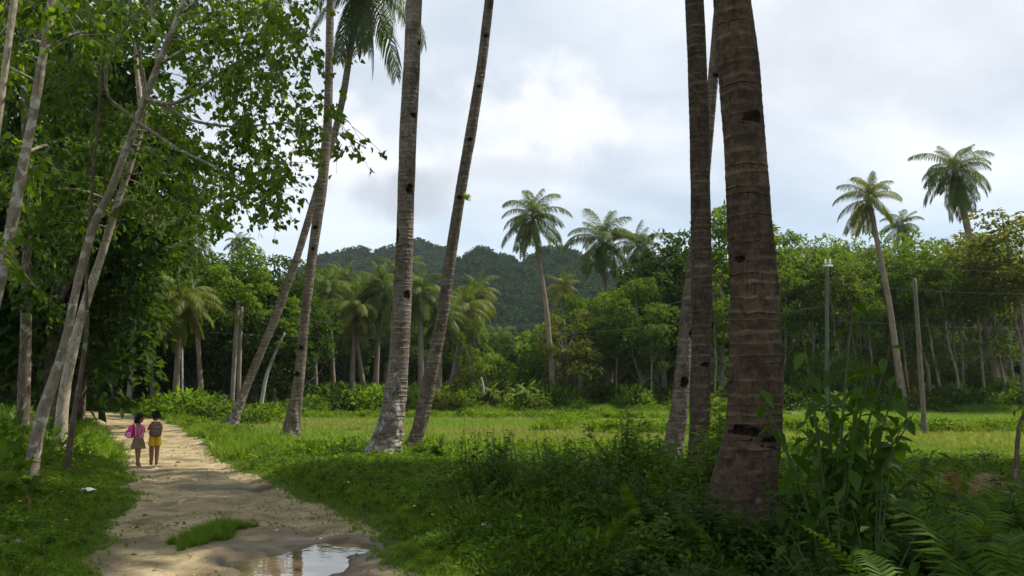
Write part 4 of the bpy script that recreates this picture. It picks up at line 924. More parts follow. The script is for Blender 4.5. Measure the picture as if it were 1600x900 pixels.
# ------------------------------------------------------------------ near left trees
HEARTM = MB(); leaves(HEARTM, np.zeros((1, 3)), np.array([[0, 1.0, 0]]), np.array([[0, 0, 1.0]]), 1.0, 1.0, HEART); HEART_ME = HEARTM.mesh('leaf', M['heart'])
def frames(D, U):
    D = nrm(D); S = nrm(np.cross(D, U)); Nn = np.cross(S, D); return S, D, Nn
def near_tree(label, rows, Y, mat, seed, branches=(), targets=(), depth=None, leaf=.12, singles=0, twig=.75, nleaf=9, top=None, name='broadleaf_tree', tmat=None, leafm='heart', den=1.0, segs=14):
    """rows (px, py, widthpx) from top to foot; branches: lists of (px,py,Y,widthpx); targets: (px,py,Y,spreadpx,count)"""
    r = rng(seed)
    P = np.array([at(q[0], q[1], Y if len(q) < 4 else q[3]) for q in rows])[::-1]; R = np.array([q[2]/2/F*Y*.74 for q in rows])[::-1]
    b = P[0].copy(); b[2] = g1(b[0], b[1]); P[0, 2] = b[2]-.15
    root = empty(name, tuple(b), label, 'tree', 'slender trees on the left of the track')
    Pn, Rn = resample(P-b, R, 70)
    def fn(rr, i, th):
        TH = th[None]; ZZ = Pn[:, 2:3]
        flare = np.clip(1-ZZ/.5, 0, 1)
        return rr*(1+.16*(fbm(np.cos(TH)*1.5+seed, np.sin(TH)*1.5+ZZ*2.5, 3, seed)-.5)*2+flare*.35*(.6+.4*np.sin(TH*5)))
    sweep(Pn, Rn, segs, fn).build('trunk', mat, root)
    nodes = [Pn[k] for k in range(30, 70)]; nrad = [Rn[k] for k in range(30, 70)]
    for br in branches:
        B = np.array([at(q[0], q[1], q[2]) for q in br])-b; br_r = np.array([q[3]/2/F*q[2] for q in br]); Bn, Bq = resample(B, br_r, 24)
        sweep(Bn, Bq, 8).build('branch', mat, root); nodes += list(Bn[6:]); nrad += list(Bq[6:])
    nodes = np.array(nodes); nrad = np.array(nrad)
    LP = []; LD = []; LU = []; LL = []; tw = MB()
    for (px, py, Yt, sp, cnt) in targets:
        for k in range(cnt):
            a = r.uniform(0, 6.28); q = math.sqrt(r.uniform(0, 1))*sp
            t = at(px+math.cos(a)*q, py+math.sin(a)*q*.8, Yt+r.normal(0, .08*Yt))-b
            dd = np.linalg.norm(nodes-t, axis=1)+np.clip(nodes[:, 2]-t[2]-.3, 0, 9)*1.0; j = int(np.argmin(dd+r.uniform(0, .5, len(dd)))); s = nodes[j]; ln = np.linalg.norm(t-s)
            if ln > 1e-3:
                mid = (s+t)/2+np.array([0, 0, .12*ln])+r.normal(0, .06*ln, 3)
                r0 = min(nrad[j]*.5, .006+.009*ln); C, q_ = resample([s, mid, t], [r0, r0*.6, .004], 12); sweep(C, q_, 4, mb=tw, cap=False)
            else: continue
            if k % 3 == 0: nodes = np.vstack([nodes, C[6:]]); nrad = np.r_[nrad, np.full(6, r0*.5)]
            m = max(1, int(6*den))
            for z in range(m):
                st = C[int(r.integers(5, 12))]; d = nrm((t-s)[None])[0]*.5+r.normal(0, .7, 3); d[2] -= .15; d = d/np.linalg.norm(d); tl = twig*r.uniform(.35, 1)
                e = st+d*tl+np.array([0, 0, -.12*tl]); tp, tq = resample([st, (st+e)/2+[0, 0, .05*tl], e], [.005, .004, .002], 6); sweep(tp, tq, 3, mb=tw, cap=False)
                nl = nleaf; u = r.uniform(.15, 1, nl); pp = st+(e-st)*u[:, None]+r.normal(0, .03, (nl, 3))
                LP.append(pp); o = r.normal(0, .55, (nl, 3)); o[:, 2] = -np.abs(o[:, 2])*.4-.55; LD.append(o+d*.35)
                LU.append(r.normal(0, .6, (nl, 3))+np.array([0, -.25, .55])); LL.append(leaf*r.uniform(.55, 1.2, nl))
    if LP:
        if tw.V: tw.build('twigs', mat, root, kind='stuff')
        LP = np.vstack(LP); LD = np.vstack(LD); LU = np.vstack(LU); LL = np.concatenate(LL)
        pick = np.zeros(len(LP), bool)
        if singles:
            wp = LP+b; dcam = np.linalg.norm(wp-np.array([0, 0, HC]), axis=1)
            zz = (wp[:, 2]-HC)/wp[:, 1]; vis = (np.abs(wp[:, 0]/wp[:, 1]) < .62) & (zz < .49)
            score = np.where(vis, LL/dcam, 0); pick[np.argsort(-score)[:singles]] = True
        mb = MB(); leaves(mb, LP[~pick], LD[~pick], LU[~pick], LL[~pick], .95, HEART); f = mb.build('foliage', M[leafm], root, kind='stuff')
        S, D, Nn = frames(LD[pick], LU[pick])
        for p, s_, d_, n_, l_ in zip(LP[pick], S, D, Nn, LL[pick]):
            mt = Matrix(((s_[0]*l_*.95, d_[0]*l_, n_[0]*l_, p[0]), (s_[1]*l_*.95, d_[1]*l_, n_[1]*l_, p[1]), (s_[2]*l_*.95, d_[2]*l_, n_[2]*l_, p[2]), (0, 0, 0, 1)))
            o = link('leaf', HEART_ME, root); o.matrix_basis = mt
    return root
near_tree('mottled grey tree leaning right and forking high, heart-shaped leaves hanging over the track',
    [(292, -60, 10), (289, 0, 11), (268, 50, 13), (248, 100, 15), (228, 150, 15), (210, 200, 16), (190, 250, 15), (173, 300, 16), (145, 350, 17), (133, 400, 18), (119, 450, 16), (110, 500, 17), (99, 550, 19), (82, 600, 22), (63, 650, 26), (46, 712, 28)],
    13.0, M['barkmott'], 31,
    branches=[[(212, 190, 13, 8), (190, 168, 12.8, 7), (170, 160, 12.5, 6), (163, 120, 12.4, 5), (178, 70, 12.2, 5), (205, 30, 12, 4), (240, -10, 12, 3)],
              [(246, 102, 13, 7), (242, 60, 13, 6), (237, 10, 13, 5), (242, -60, 13, 4)],
              [(226, 155, 13, 7), (270, 165, 12.5, 6), (305, 145, 12.2, 6), (350, 108, 11.8, 4), (400, 80, 11.5, 3)],
              [(250, 100, 13, 6), (300, 70, 12.5, 5), (370, 60, 12, 4), (440, 50, 11.5, 3), (500, 60, 11, 2)],
              [(228, 150, 13, 6), (300, 190, 12.4, 5), (370, 200, 12, 4), (450, 190, 11.6, 3), (530, 205, 11.3, 2), (572, 232, 11.2, 2)],
              [(215, 190, 13, 6), (280, 235, 12.6, 5), (340, 262, 12.2, 4), (400, 300, 11.8, 3), (440, 330, 11.6, 2)],
              [(285, 20, 13, 6), (330, -20, 12.5, 5), (420, -20, 12, 4), (500, 0, 11.6, 2)]],
    targets=[(380, 30, 12.5, 70, 30), (455, 40, 12, 40, 10), (345, 110, 12.5, 55, 17), (425, 125, 12, 45, 9), (300, 50, 14, 55, 14), (200, 60, 15, 70, 12), (300, 250, 13.5, 50, 12), (375, 215, 12.5, 45, 11), (440, 195, 12, 34, 5), (400, 290, 12.3, 45, 11), (350, 320, 12.5, 38, 7), (425, 320, 12, 30, 4), (525, 200, 11.6, 20, 2), (558, 232, 11.5, 10, 1), (470, 225, 8.6, 8, 1), (495, 165, 11.6, 20, 2), (300, 170, 13.2, 40, 3), (435, 250, 12, 30, 4), (490, 90, 11.6, 24, 2), (300, 310, 13, 35, 6)],
    leaf=.09, singles=300, nleaf=10, twig=.7, den=.85)
near_tree('tree with sunlit pale peeling trunk leaning right behind the mottled one',
    [(214, 40, 8), (212, 100, 9), (220, 160, 12), (221, 200, 13), (206, 250, 13), (190, 300, 14), (173, 350, 16), (159, 400, 16), (141, 450, 18), (125, 500, 18), (114, 550, 19), (102, 600, 22), (97, 640, 24), (95, 668, 30)],
    18.5, M['barkpale'], 32, branches=[[(221, 200, 18.5, 10), (228, 150, 18, 8), (218, 80, 17.8, 7), (205, 20, 17.5, 6), (190, -50, 17, 4)]],
    targets=[(230, 330, 20, 50, 14), (190, 210, 21, 50, 16), (120, 260, 20, 70, 26), (240, 0, 20, 60, 16), (130, 340, 20, 60, 18), (320, 340, 20, 40, 9)], leaf=.105, leafm='mid', nleaf=14)
near_tree('thin dark crooked stem in front of the pale peeling trunk',
    [(173, -20, 6), (165, 50, 6), (156, 150, 6), (147, 250, 6), (140, 350, 7), (137, 400, 7), (134, 450, 7), (137, 500, 8), (132, 550, 9), (124, 600, 9), (115, 650, 11), (104, 705, 13)],
    14.5, M['barkdark'], 33, targets=[(160, 30, 17, 60, 12), (120, 120, 17, 50, 11), (60, 330, 17, 60, 10), (150, 200, 17.5, 50, 6), (70, 180, 17, 60, 10)], leaf=.10, leafm='mid', nleaf=10)
near_tree('brown mottled trunk crossing the upper left corner and leaning right',
    [(90, -60, 17), (81, 0, 18), (65, 100, 18), (48, 200, 18), (28, 300, 22), (10, 400, 24), (-12, 480, 26), (-40, 600, 30), (-60, 720, 34)],
    10.5, M['barkmott'], 34, branches=[[(70, 80, 10.5, 6), (100, 60, 10, 4), (130, 50, 9.6, 3)]],
    targets=[(115, 45, 9.6, 24, 4), (30, 20, 13, 50, 9), (-30, 120, 12.5, 50, 8), (30, 290, 12.5, 40, 4), (40, 400, 11.5, 30, 3), (180, 20, 13, 50, 6)], leaf=.12, singles=120, nleaf=8)
near_tree('pale narrow trunk at the very top left corner',
    [(30, -60, 14), (22, 0, 15), (9, 100, 13), (-4, 200, 14), (-18, 330, 16), (-40, 500, 18), (-60, 730, 20)],
    10.0, M['barkpale'], 35, targets=[(20, 10, 13, 50, 6), (-20, 60, 12.5, 40, 5)], leaf=.12, nleaf=8)
near_tree('straight dark reddish trunk in the shade at far left',
    [(38, -80, 14), (37, 0, 15), (38, 150, 15), (43, 300, 15), (41, 450, 19), (40, 550, 23), (38, 640, 26)],
    21.0, M['barkdark'], 36, targets=[(60, 80, 21, 110, 50), (0, 250, 21, 90, 30), (90, 400, 22, 50, 16), (60, 470, 22, 40, 8)], leaf=.13, leafm='dense', nleaf=12)

# shade trees standing outside the picture on the right (they throw the foreground shade)
for (x_, y_, h_, k, v_, wf, txt) in [(13.4, 13.6, 20, 'tallshade', 0, 1.45, 'spreading tree outside the right side of the picture'), (13.2, 8.6, 18, 'tallshade', 1, 1.5, 'dense tree outside the right side, nearest to the ferns'), (11.3, 14.6, 26, 'tallshade', 2, 1.15, 'tall tree just outside the right side, its crown far above the picture'), (17.5, 16.5, 21, 'tallshade', 2, 1.4, 'tree outside the right side, farthest along the field'), (18.5, 11.0, 19, 'tallshade', 1, 1.5, 'tree outside the right side, farthest to the right')]:
    tm, cm = TV[k][v_]; root = empty('shade_tree', (x_, y_, g1(x_, y_)), txt, 'tree', 'trees outside the picture'); s = h_/TH_[k]
    for nm, me in (('trunk', tm), ('crown', cm)): link(nm, me, root, rot=(0, 0, x_), scale=(s*wf, s*wf, s))

# ------------------------------------------------------------------ foreground ferns and shrubs
def fern_frond(seed, elev, droop, Lf=1.0, n=30, pl=.17):
    r = rng(seed); t = np.linspace(0, 1, 10); ang = rad(elev)-rad(droop)*t**1.3; P = np.zeros((10, 3)); d = Lf/9
    for i in range(1, 10): a = (ang[i]+ang[i-1])/2; P[i] = P[i-1]+np.array([math.cos(a), 0, math.sin(a)])*d
    P[:, 1] += r.uniform(-.08, .08)*t**2; mb = MB(); sweep(P, .006*(1-t*.8), 4, mb=mb)
    tj = np.linspace(.14, .99, n); a = np.interp(tj, t, ang); T = np.stack([np.cos(a), 0*a, np.sin(a)], 1); C = np.stack([np.interp(tj, t, P[:, k]) for k in range(3)], 1); U = np.stack([-np.sin(a), 0*a, np.cos(a)], 1)
    lf = pl*np.sin(np.pi*np.clip(.16+.83*tj, 0, 1))**.8
    for s in (-1, 1):
        D = T*.35+np.array([0, s*1.0, 0])+U*.10+r.normal(0, .05, (n, 3)); leaves(mb, C, D, U, lf, np.minimum(.019/np.maximum(lf, .01), .9), (BLADE[0]*np.array([1, 1, 1.5]), BLADE[1], BLADE[2]))
    return mb.mesh('frond', M['fern'])
FF = [fern_frond(800+i, e, d) for i, (e, d) in enumerate([(78, 60), (70, 85), (58, 80), (45, 75), (62, 100), (35, 60)])]
FFd = []
for f in FF[3:5]:
    g_ = f.copy(); g_.materials.clear(); g_.materials.append(M['fronddead']); FFd.append(g_)
def fern(label, px, Y, s, n=9, seed=0, ms=None, group='ferns in the foreground', x=None):
    x = at(px, 603, Y)[0] if x is None else x; r = rng(2000+seed); root = empty('fern', (x, Y, g1(x, Y)+.02), label, 'fern', group)
    for k in range(n):
        me = (ms or FF)[int(r.integers(0, len(ms or FF)))]; sc = s*r.uniform(.75, 1.15)
        link('frond', me, root, (r.normal(0, .03), r.normal(0, .03), 0), (r.normal(0, .15), r.normal(0, .12), k*2.4+r.uniform(-.3, .3)), (sc,)*3)
    return root
FG = 'ferns in the foreground'
ferns = [
 (1560, 4.6, 1.25, 10, 'big bright fern arching at the right edge beside the field'),
 (1500, 4.0, 1.05, 9, 'fern with drooping fronds at the lower right, left of the big bright one'),
 (1420, 3.9, .9, 8, 'fern low in the right corner, third from the right edge'),
 (1590, 3.6, .9, 8, 'fern cut by the lower right corner'),
 (1340, 4.0, .75, 8, 'shaded fern at the bottom, right of the largest trunk'),
 (1265, 4.3, .75, 7, 'dim fern at the bottom beside the foot of the largest trunk'),
 (1460, 5.6, .9, 9, 'fern behind the low right ones, before the dead fronds'),
 (1620, 5.6, 1.2, 9, 'fern reaching in from the right edge, behind the big bright one'),
 (1090, 9.5, .9, 9, 'fern with palm-like fronds before the straight dark palm'),
 (1030, 9.0, .8, 8, 'fern left of the foot of the largest trunk, under the leaning palm'),
 (985, 8.3, .7, 8, 'pale-tipped fern in the middle of the dark undergrowth'),
 (1220, 9.4, .9, 8, 'fern behind the foot of the largest trunk'),
 (890, 9.7, .75, 8, 'fern left of the yellow-green bush in the undergrowth'),
 (840, 11.0, .8, 8, 'fern at the left end of the tall undergrowth'),
 (800, 10.4, .6, 7, 'curled light fern at the left end of the undergrowth'),
 (755, 9.4, .5, 7, 'small fern in the grass left of the undergrowth'),
 (940, 11.8, .9, 9, 'fern behind the undergrowth near the field edge'),
 (1000, 12.4, .9, 9, 'fern beside the yellow-green bush, field side'),
 (870, 12.6, .85, 8, 'upright fern at the field margin'),
 (1120, 6.4, .6, 7, 'fern in deep shade left of the flared foot of the largest trunk'),
 (930, 7.6, .55, 7, 'low fern in the shaded grass at the lower middle')]
for i, (px, Y, s, n, txt) in enumerate(ferns): fern(txt, px, Y, s*1.2, n+2, i)
fern('heap of dead brown fern fronds by the field at right', 1497, 10.8, 1.1, 14, 60, FFd+[FF[3]], 'dead plants', None)
fern('dry brown spray of fronds above the middle undergrowth', 915, 12.0, .8, 6, 61, FFd, 'dead plants', None)

def shrub(label, px, Y, h, wd, seed, leaf, w=.45, nst=7, per=16, mat='shrubleaf', tpl=OVAL, singles=False, group='shrubs in the foreground undergrowth', name='shrub', x=None, up=.5, stems='stem', dn=-.35, lo=.25, hmin=.55):
    r = rng(3000+seed); x = at(px, 603, Y)[0] if x is None else x; root = empty(name, (x, Y, g1(x, Y)-.02), label, 'shrub', group); st = MB(); LP = []; LD = []; LL = []
    for k in range(nst):
        a = r.uniform(0, 6.28); q = wd*math.sqrt(r.uniform(0, 1))*(.3 if k < 3 else 1); hh = h*(1-.08*k if k < 3 else r.uniform(hmin, .95))*(1-.25*q/wd); e = np.array([math.cos(a)*q, math.sin(a)*q, hh]); m_ = e*np.array([.35, .35, .55])
        C, R = resample([[0, 0, -.05], m_, e], [.004+.006*h, .003+.004*h, .002], 14); sweep(C, R, 5, mb=st, cap=False)
        for j in range(per):
            u = 13*(lo+(1-lo)*j/max(1, per-1)); i0 = int(u); i1 = min(13, i0+1); p = C[i0]+(C[i1]-C[i0])*(u-i0); b = j*2.4+k; LP.append(p+r.normal(0, .012, 3)); LD.append([math.cos(b), math.sin(b), r.uniform(dn, up)]); LL.append(leaf*r.uniform(.6, 1.2)*(1.05-.3*j/per))
    st.build('stems', M['stem'] if stems == 'stem' else M['barkdark'], root)
    LP = np.array(LP); LD = np.array(LD); LL = np.array(LL); LU = np.tile([0, 0, 1.0], (len(LP), 1))+r.normal(0, .3, (len(LP), 3))
    if singles:
        me = OV[mat]; S, D, Nn = frames(LD, LU)
        for p, s_, d_, n_, l_ in zip(LP, S, D, Nn, LL):
            wl = w*l_; o = link('leaf', me, root)
            o.matrix_basis = Matrix(((s_[0]*wl, d_[0]*l_, n_[0]*l_, p[0]), (s_[1]*wl, d_[1]*l_, n_[1]*l_, p[1]), (s_[2]*wl, d_[2]*l_, n_[2]*l_, p[2]), (0, 0, 0, 1)))
    else:
        mb = MB(); leaves(mb, LP, LD, LU, LL, w, tpl); mb.build('foliage', M[mat], root)
    return root
OV = {}
for k in ('shrubleaf', 'weed'):
    mb = MB(); tv, tt, tq = OVAL; mb_v = tv.copy(); mb_v[:, 2] *= 1.3
    leaves(mb, np.zeros((1, 3)), np.array([[0, 1.0, 0]]), np.array([[0, 0, 1.0]]), 1.0, 1.0, (mb_v, tt, tq)); OV[k] = mb.mesh('leaf', M[k])
shrub('tall shrub with large dark green leaves rising right of the largest palm trunk', 1290, 5.6, 2.3, .72, 1, .175, .50, 17, 17, singles=True, up=.1, dn=-1.3, lo=.4, hmin=.68)
shrub('large-leaved shrub behind the tall one, over the field edge', 1330, 6.4, 1.7, .75, 2, .18, .48, 16, 16, singles=True, up=.1, dn=-1.3, lo=.35)
shrub('lower large-leaved shrub at the tall one\'s foot on its right', 1350, 5.2, 1.25, .7, 3, .15, .48, 14, 14, singles=True, up=.1, dn=-1.2)
sh = [
 (975, 11.0, 1.5, .6, .16, 'light', 'yellow-green bush standing up in the middle of the undergrowth'),
 (1005, 10.6, 1.15, .5, .14, 'weed', 'green bush touching the right side of the yellow-green bush'),
 (1122, 9.6, 1.6, .42, .18, 'weed', 'bright leafy bush lit between the straight dark palm and the largest trunk'),
 (1100, 9.0, 1.15, .4, .16, 'light', 'light bush at the foot of the straight dark palm'),
 (1065, 10.2, .95, .5, .12, 'shrubleaf', 'dark bush in front of the leaning grey palm'),
 (905, 10.8, .95, .55, .11, 'shrubleaf', 'dark bush left of the yellow-green bush'),
 (860, 10.0, .85, .5, .11, 'mid', 'tangled bush at the left end of the undergrowth'),
 (945, 9.2, .8, .55, .1, 'shrubleaf', 'dark low bush in the centre of the undergrowth'),
 (1010, 8.4, .8, .55, .1, 'shrubleaf', 'dark bush right of centre in the undergrowth'),
 (1060, 7.6, .75, .45, .1, 'shrubleaf', 'shaded bush close left of the largest trunk'),
 (1240, 7.6, 1.15, .5, .15, 'weed', 'green bush just behind the tall large-leaved shrub'),
 (1290, 8.5, 1.1, .6, .14, 'shrubleaf', 'dark bush between tall shrub and field'),
 (1370, 7.4, 1.05, .6, .14, 'weed', 'broad-leaved bush right of the tall shrub, at the field edge'),
 (1430, 6.8, .95, .55, .13, 'weed', 'bush with heart leaves beside the dead fronds'),
 (1400, 5.4, .85, .5, .12, 'shrubleaf', 'dark bush among the right-hand ferns'),
 (1300, 5.0, .85, .45, .11, 'shrubleaf', 'dark bush under the tall large-leaved shrub'),
 (1480, 5.0, .8, .45, .11, 'shrubleaf', 'dim bush between the lower right ferns'),
 (1545, 7.4, .8, .6, .12, 'shrubleaf', 'bush behind the big bright fern'),
 (1590, 8.5, .75, .6, .12, 'weed', 'bush at the right edge near the sapling'),
 (1240, 5.6, .7, .4, .10, 'shrubleaf', 'small dark bush at the right of the largest trunk\'s foot'),
 (1350, 6.3, 1.0, .5, .13, 'shrubleaf', 'dark bush with drooping leaves right of the tall shrub'),
 (1150, 9.0, 1.2, .4, .13, 'shrubleaf', 'bush hidden behind the largest trunk on its left side'),
 (1185, 10.5, 1.1, .5, .13, 'weed', 'bush straight behind the largest trunk'),
 (820, 12.0, .6, .5, .10, 'weed', 'low weedy bush at the left margin of the field edge growth'),
 (770, 12.8, .55, .4, .10, 'shrubleaf', 'slender weed clump with upright spikes before the field'),
 (690, 17.0, .7, .4, .12, 'weed', 'small bush at the right foot of the right-leaning palm'),
 (660, 17.6, .5, .35, .1, 'mid', 'tuft of leaves between the two palm feet'),
 (545, 18.0, .5, .5, .1, 'mid', 'low weed left of the thick grey palm foot'),
 (1025, 13.0, .9, .5, .12, 'mid', 'bush left of the leaning grey palm foot, field side'),
 (1440, 9.5, .7, .6, .12, 'mid', 'low bush at the near edge of the right field'),
 (1100, 6.8, .9, .42, .13, 'shrubleaf', 'dark plant tangled against the left flare of the largest trunk'),
 (1200, 6.5, .8, .38, .13, 'shrubleaf', 'dark plant in front of the right foot of the largest trunk'),
 (1150, 6.4, .55, .4, .12, 'shrubleaf', 'low dark plant straight in front of the largest trunk'),
 (1080, 5.6, .45, .4, .10, 'shrubleaf', 'low plant at the bottom just left of the largest trunk'),
 (980, 6.3, .4, .45, .10, 'shrubleaf', 'low plant at the bottom, left of the low plant by the trunk'),
 (1020, 6.8, .55, .3, .13, 'light', 'small yellow-leaved plant left of the largest trunk\'s flared foot')]
for i, (px, Y, h, wd, lf, mt, txt) in enumerate(sh): shrub(txt, px, Y, h*1.08, wd*.9, 10+i, lf*.85, .5, 22, 26, mt)
n = 2300; r = rng(230); x = r.uniform(-1.4, 12, n); y = r.uniform(4.0, 15.5, n)
lim = np.interp(x/y, [-.12, -.02, .06, .2, .35, .6], [14.5, 13.5, 13, 12, 9.6, 8.6])
d1 = sstep(-.10, .06, x/y)*sstep(4.5, 7.5, y+np.maximum(0, x-1.5)*2)
do_scatter('tangled_undergrowth', x, y, (y < lim) & (x/y > -.10) & (r.uniform(0, 1, n) < d1*.85) & (fbm(x*.8, y*.8, 3, 97) > .40), r, .58+.35*(fbm(x*.6, y*.6, 3, 98)-.4)*2.5, [src('tu%d' % i, clump_mesh(180+i, M[m], 230, .62, .085, .5, 1.0)) for i, m in enumerate(['shrubleaf', 'mid', 'dense'])], tl=.25)
def tall_weed(seed, mat, h=.95):
    r = rng(seed); mb = MB(); P = []; D = []; Ls = []
    for s_ in range(4):
        a = r.uniform(0, 6.28); hh = h*r.uniform(.55, 1); top = np.array([math.cos(a)*hh*.22, math.sin(a)*hh*.22, hh]); sweep(*resample([[0, 0, -.05], top*.5+[.02, 0, 0], top], [.006, .005, .002], 6), 4, mb=mb, cap=False)
        for k in range(16):
            t = .25+.75*k/15; b = k*2.4+s_; P.append(top*t); D.append([math.cos(b), math.sin(b), r.uniform(-.2, .6)]); Ls.append(.13*r.uniform(.6, 1.2)*(1.15-.6*t))
    P = np.array(P); D = np.array(D); leaves(mb, P, D, np.tile([0, 0, 1.0], (len(P), 1))+r.normal(0, .3, (len(P), 3)), np.array(Ls), .42, OVAL); return mb.mesh('tall_weed', mat)
TW = [src('tw%d' % i, tall_weed(190+i, M[m])) for i, m in enumerate(['shrubleaf', 'mid', 'weed', 'shrubleaf'])]
n = 700; r = rng(231); x = r.uniform(-1.2, 9, n); y = r.uniform(9.0, 15, n)
do_scatter('tall_weeds', x, y, (x/y > -.075) & (y < np.interp(x/y, [-.1, 0, .2, .35, .5], [14.5, 14.2, 13, 10.0, 9.2])) & (r.uniform(0, 1, n) < .62) & (fbm(x*.9, y*.9, 3, 99) > .40), r, .82, TW, tl=.15)
x, y, r = frustum(1500, 5, 15, 232, .72, 1.2)
do_scatter('dry_stalks', x, y, (pathmask(x, y) < -.8) & (fieldmask(x, y) < .3) & (fbm(x*.9, y*.9, 3, 33) > .5), r, .9, [src('dk%d' % i, tuft_mesh(195+i, 7, .42, .012, M['dryleaf'], .06, 1.1)) for i in range(2)], tl=.3)
# yellowed leafy weeds at lower left
for i, (px, py, h, txt) in enumerate([(20, 800, .42, 'bright leafy weed at the left edge, lower corner'), (85, 790, .35, 'second bright leafy weed from the left edge'), (40, 850, .35, 'leafy weed close to the lower left corner'), (60, 745, .4, 'leafy weed below the mottled trunk foot'), (120, 700, .4, 'leafy plant under the thin dark stem'), (20, 690, .6, 'dark grassy plant at the left edge'), (52, 722, .42, 'leafy plant growing against the foot of the mottled tree'), (82, 690, .5, 'leafy plant between the mottled and the pale peeling trunks'), (108, 716, .35, 'small plant in front of the thin dark stem foot')]):
    g = gp(px, py); shrub(txt, px, g[1], h, .35, 80+i, .12, .5, 9, 10, 'weed', group='leafy weeds on the left bank')
# tall spikes of grass in front of the field
sb = MB(); r = rng(44)
for k in range(26):
    px = r.uniform(715, 1010); Y = r.uniform(10.5, 13); x = at(px, 603, Y)[0]; z = g1(x, Y); h = r.uniform(.5, 1.15); sweep(*resample([[x, Y, z], [x+r.normal(0, .03), Y, z+h*.6], [x+r.normal(0, .07), Y, z+h]], [.006, .006, .002], 5), 4, mb=sb)
tag(sb.build('grass_spikes', M['stem'], kind='stuff'))
# young sapling at the right edge
root = empty('sapling', (at(1588, 603, 12.6)[0], 12.6, g1(at(1588, 603, 12.6)[0], 12.6)), 'thin bare crooked sapling bending over at the right edge of the field', 'sapling')
b = np.array(root.location); P = np.array([at(1586, 741, 12.6), at(1589, 700, 12.6), at(1592, 665, 12.6), at(1596, 648, 12.6), at(1608, 640, 12.6)])-b; P[0, 2] = -.1
sweep(*resample(P, [.04, .035, .028, .02, .012], 20), 8).build('stem', M['barkdark'], root)
mb = MB(); r = rng(9); n = 40; leaves(mb, P[-1]+r.normal(0, .12, (n, 3))-[0, 0, .1], np.stack([r.normal(0, .5, n), r.normal(0, .5, n), -np.ones(n)], 1), r.normal(0, 1, (n, 3)), .12, .4, OVAL); mb.build('foliage', M['weed'], root)

# banana clump with dry leaves at the far field edge
def banana_leaf(seed, elev, droop, mat):
    t = np.linspace(0, 1, 9); ang = rad(elev)-rad(droop)*t**1.2; P = np.zeros((9, 3)); Lf = 2.0
    for i in range(1, 9): a = (ang[i]+ang[i-1])/2; P[i] = P[i-1]+np.array([math.cos(a), 0, math.sin(a)])*Lf/8
    wd = .30*np.sin(np.pi*np.clip(t*.9+.06, 0, 1))**.5; wd[0] = .03
    V = np.stack([P+np.stack([0*t, -wd, -wd*.3], 1), P, P+np.stack([0*t, wd, -wd*.3], 1)], 1).reshape(-1, 3); Q = [[i*3+j, i*3+j+1, i*3+j+4, i*3+j+3] for i in range(8) for j in range(2)]
    return MB().add(V, None, Q).mesh('leaf', mat)
BL = [banana_leaf(i, e, d, m) for i, (e, d, m) in enumerate([(80, 50, M['light']), (62, 90, M['light']), (50, 110, M['olive']), (-20, 60, M['fronddead']), (20, 110, M['fronddead'])])]
for i, (px, Y, s, txt) in enumerate([(806, 55.5, .9, 'banana plant with dry brown leaves left of the lone palm foot'), (822, 54.5, 1.0, 'banana plant with a hanging brown skirt nearest the lone palm foot'), (838, 56, .9, 'green banana plant behind the brown-skirted one'), (785, 56.5, .8, 'small green banana plant at the left of the clump'), (765, 57, .9, 'banana plant in the hedge left of the banana clump')]):
    x = at(px, 603, Y)[0]; root = empty('banana_plant', (x, Y, g1(x, Y)), txt, 'banana plant', 'banana plants at the far edge of the field'); r = rng(60+i)
    sweep([[0, 0, -.1], [0, 0, .7*s], [.03, 0, 1.3*s]], [.13, .1, .06], 8).build('stem', M['stem'], root)
    for k in range(9):
        me = BL[k % 5 if i != 2 else k % 3]; link('leaf', me, root, (0, 0, 1.2*s-.03*k), (0, r.normal(0, .1), k*2.4), (s*.62,)*3)

# ------------------------------------------------------------------ poles and wires
def pole(label, top, foot, Y, w0, w1, mat, name, lean=None):
    a = at(*top, Y); b = at(*foot, Y); b[2] = g1(b[0], Y); root = empty(name, tuple(b), label, 'utility pole'); d = a-b
    sweep(*resample([[0, 0, -.3], [0, 0, 0], d], [w0/2/F*Y, w0/2/F*Y, w1/2/F*Y], 14), 12).build('post', mat, root); return root, d, b
def box(mb, c, s):
    c = np.array(c); s = np.array(s)/2; V = np.array([[x, y, z] for x in (-1, 1) for y in (-1, 1) for z in (-1, 1)])*s+c
    mb.add(V, None, [[0, 1, 3, 2], [4, 6, 7, 5], [0, 4, 5, 1], [2, 3, 7, 6], [0, 2, 6, 4], [1, 5, 7, 3]]); return mb
gpole, gd, gb_ = pole('green painted utility pole with white insulators before the right forest', (1292, 412), (1291, 636), 46, 6.2, 5.4, M['pole_green'], 'utility_pole')
box(MB(), gd+[0, -.16, -.15], (.55, .08, .10)).build('crossarm', M['metal'], gpole)
for dx in (-.14, .12): sweep([gd+[dx, -.16, -.1], gd+[dx, -.16, .05], gd+[dx, -.16, .1], gd+[dx, -.16, .22]], [.03, .06, .045, .05], 8).build('insulator', M['ceramic'], gpole)
wpole, wd_, wb_ = pole('weathered bare wooden pole standing in the right rice field', (1429, 435), (1445, 676), 29.5, 7.5, 5.5, M['pole_wood'], 'wooden_pole')
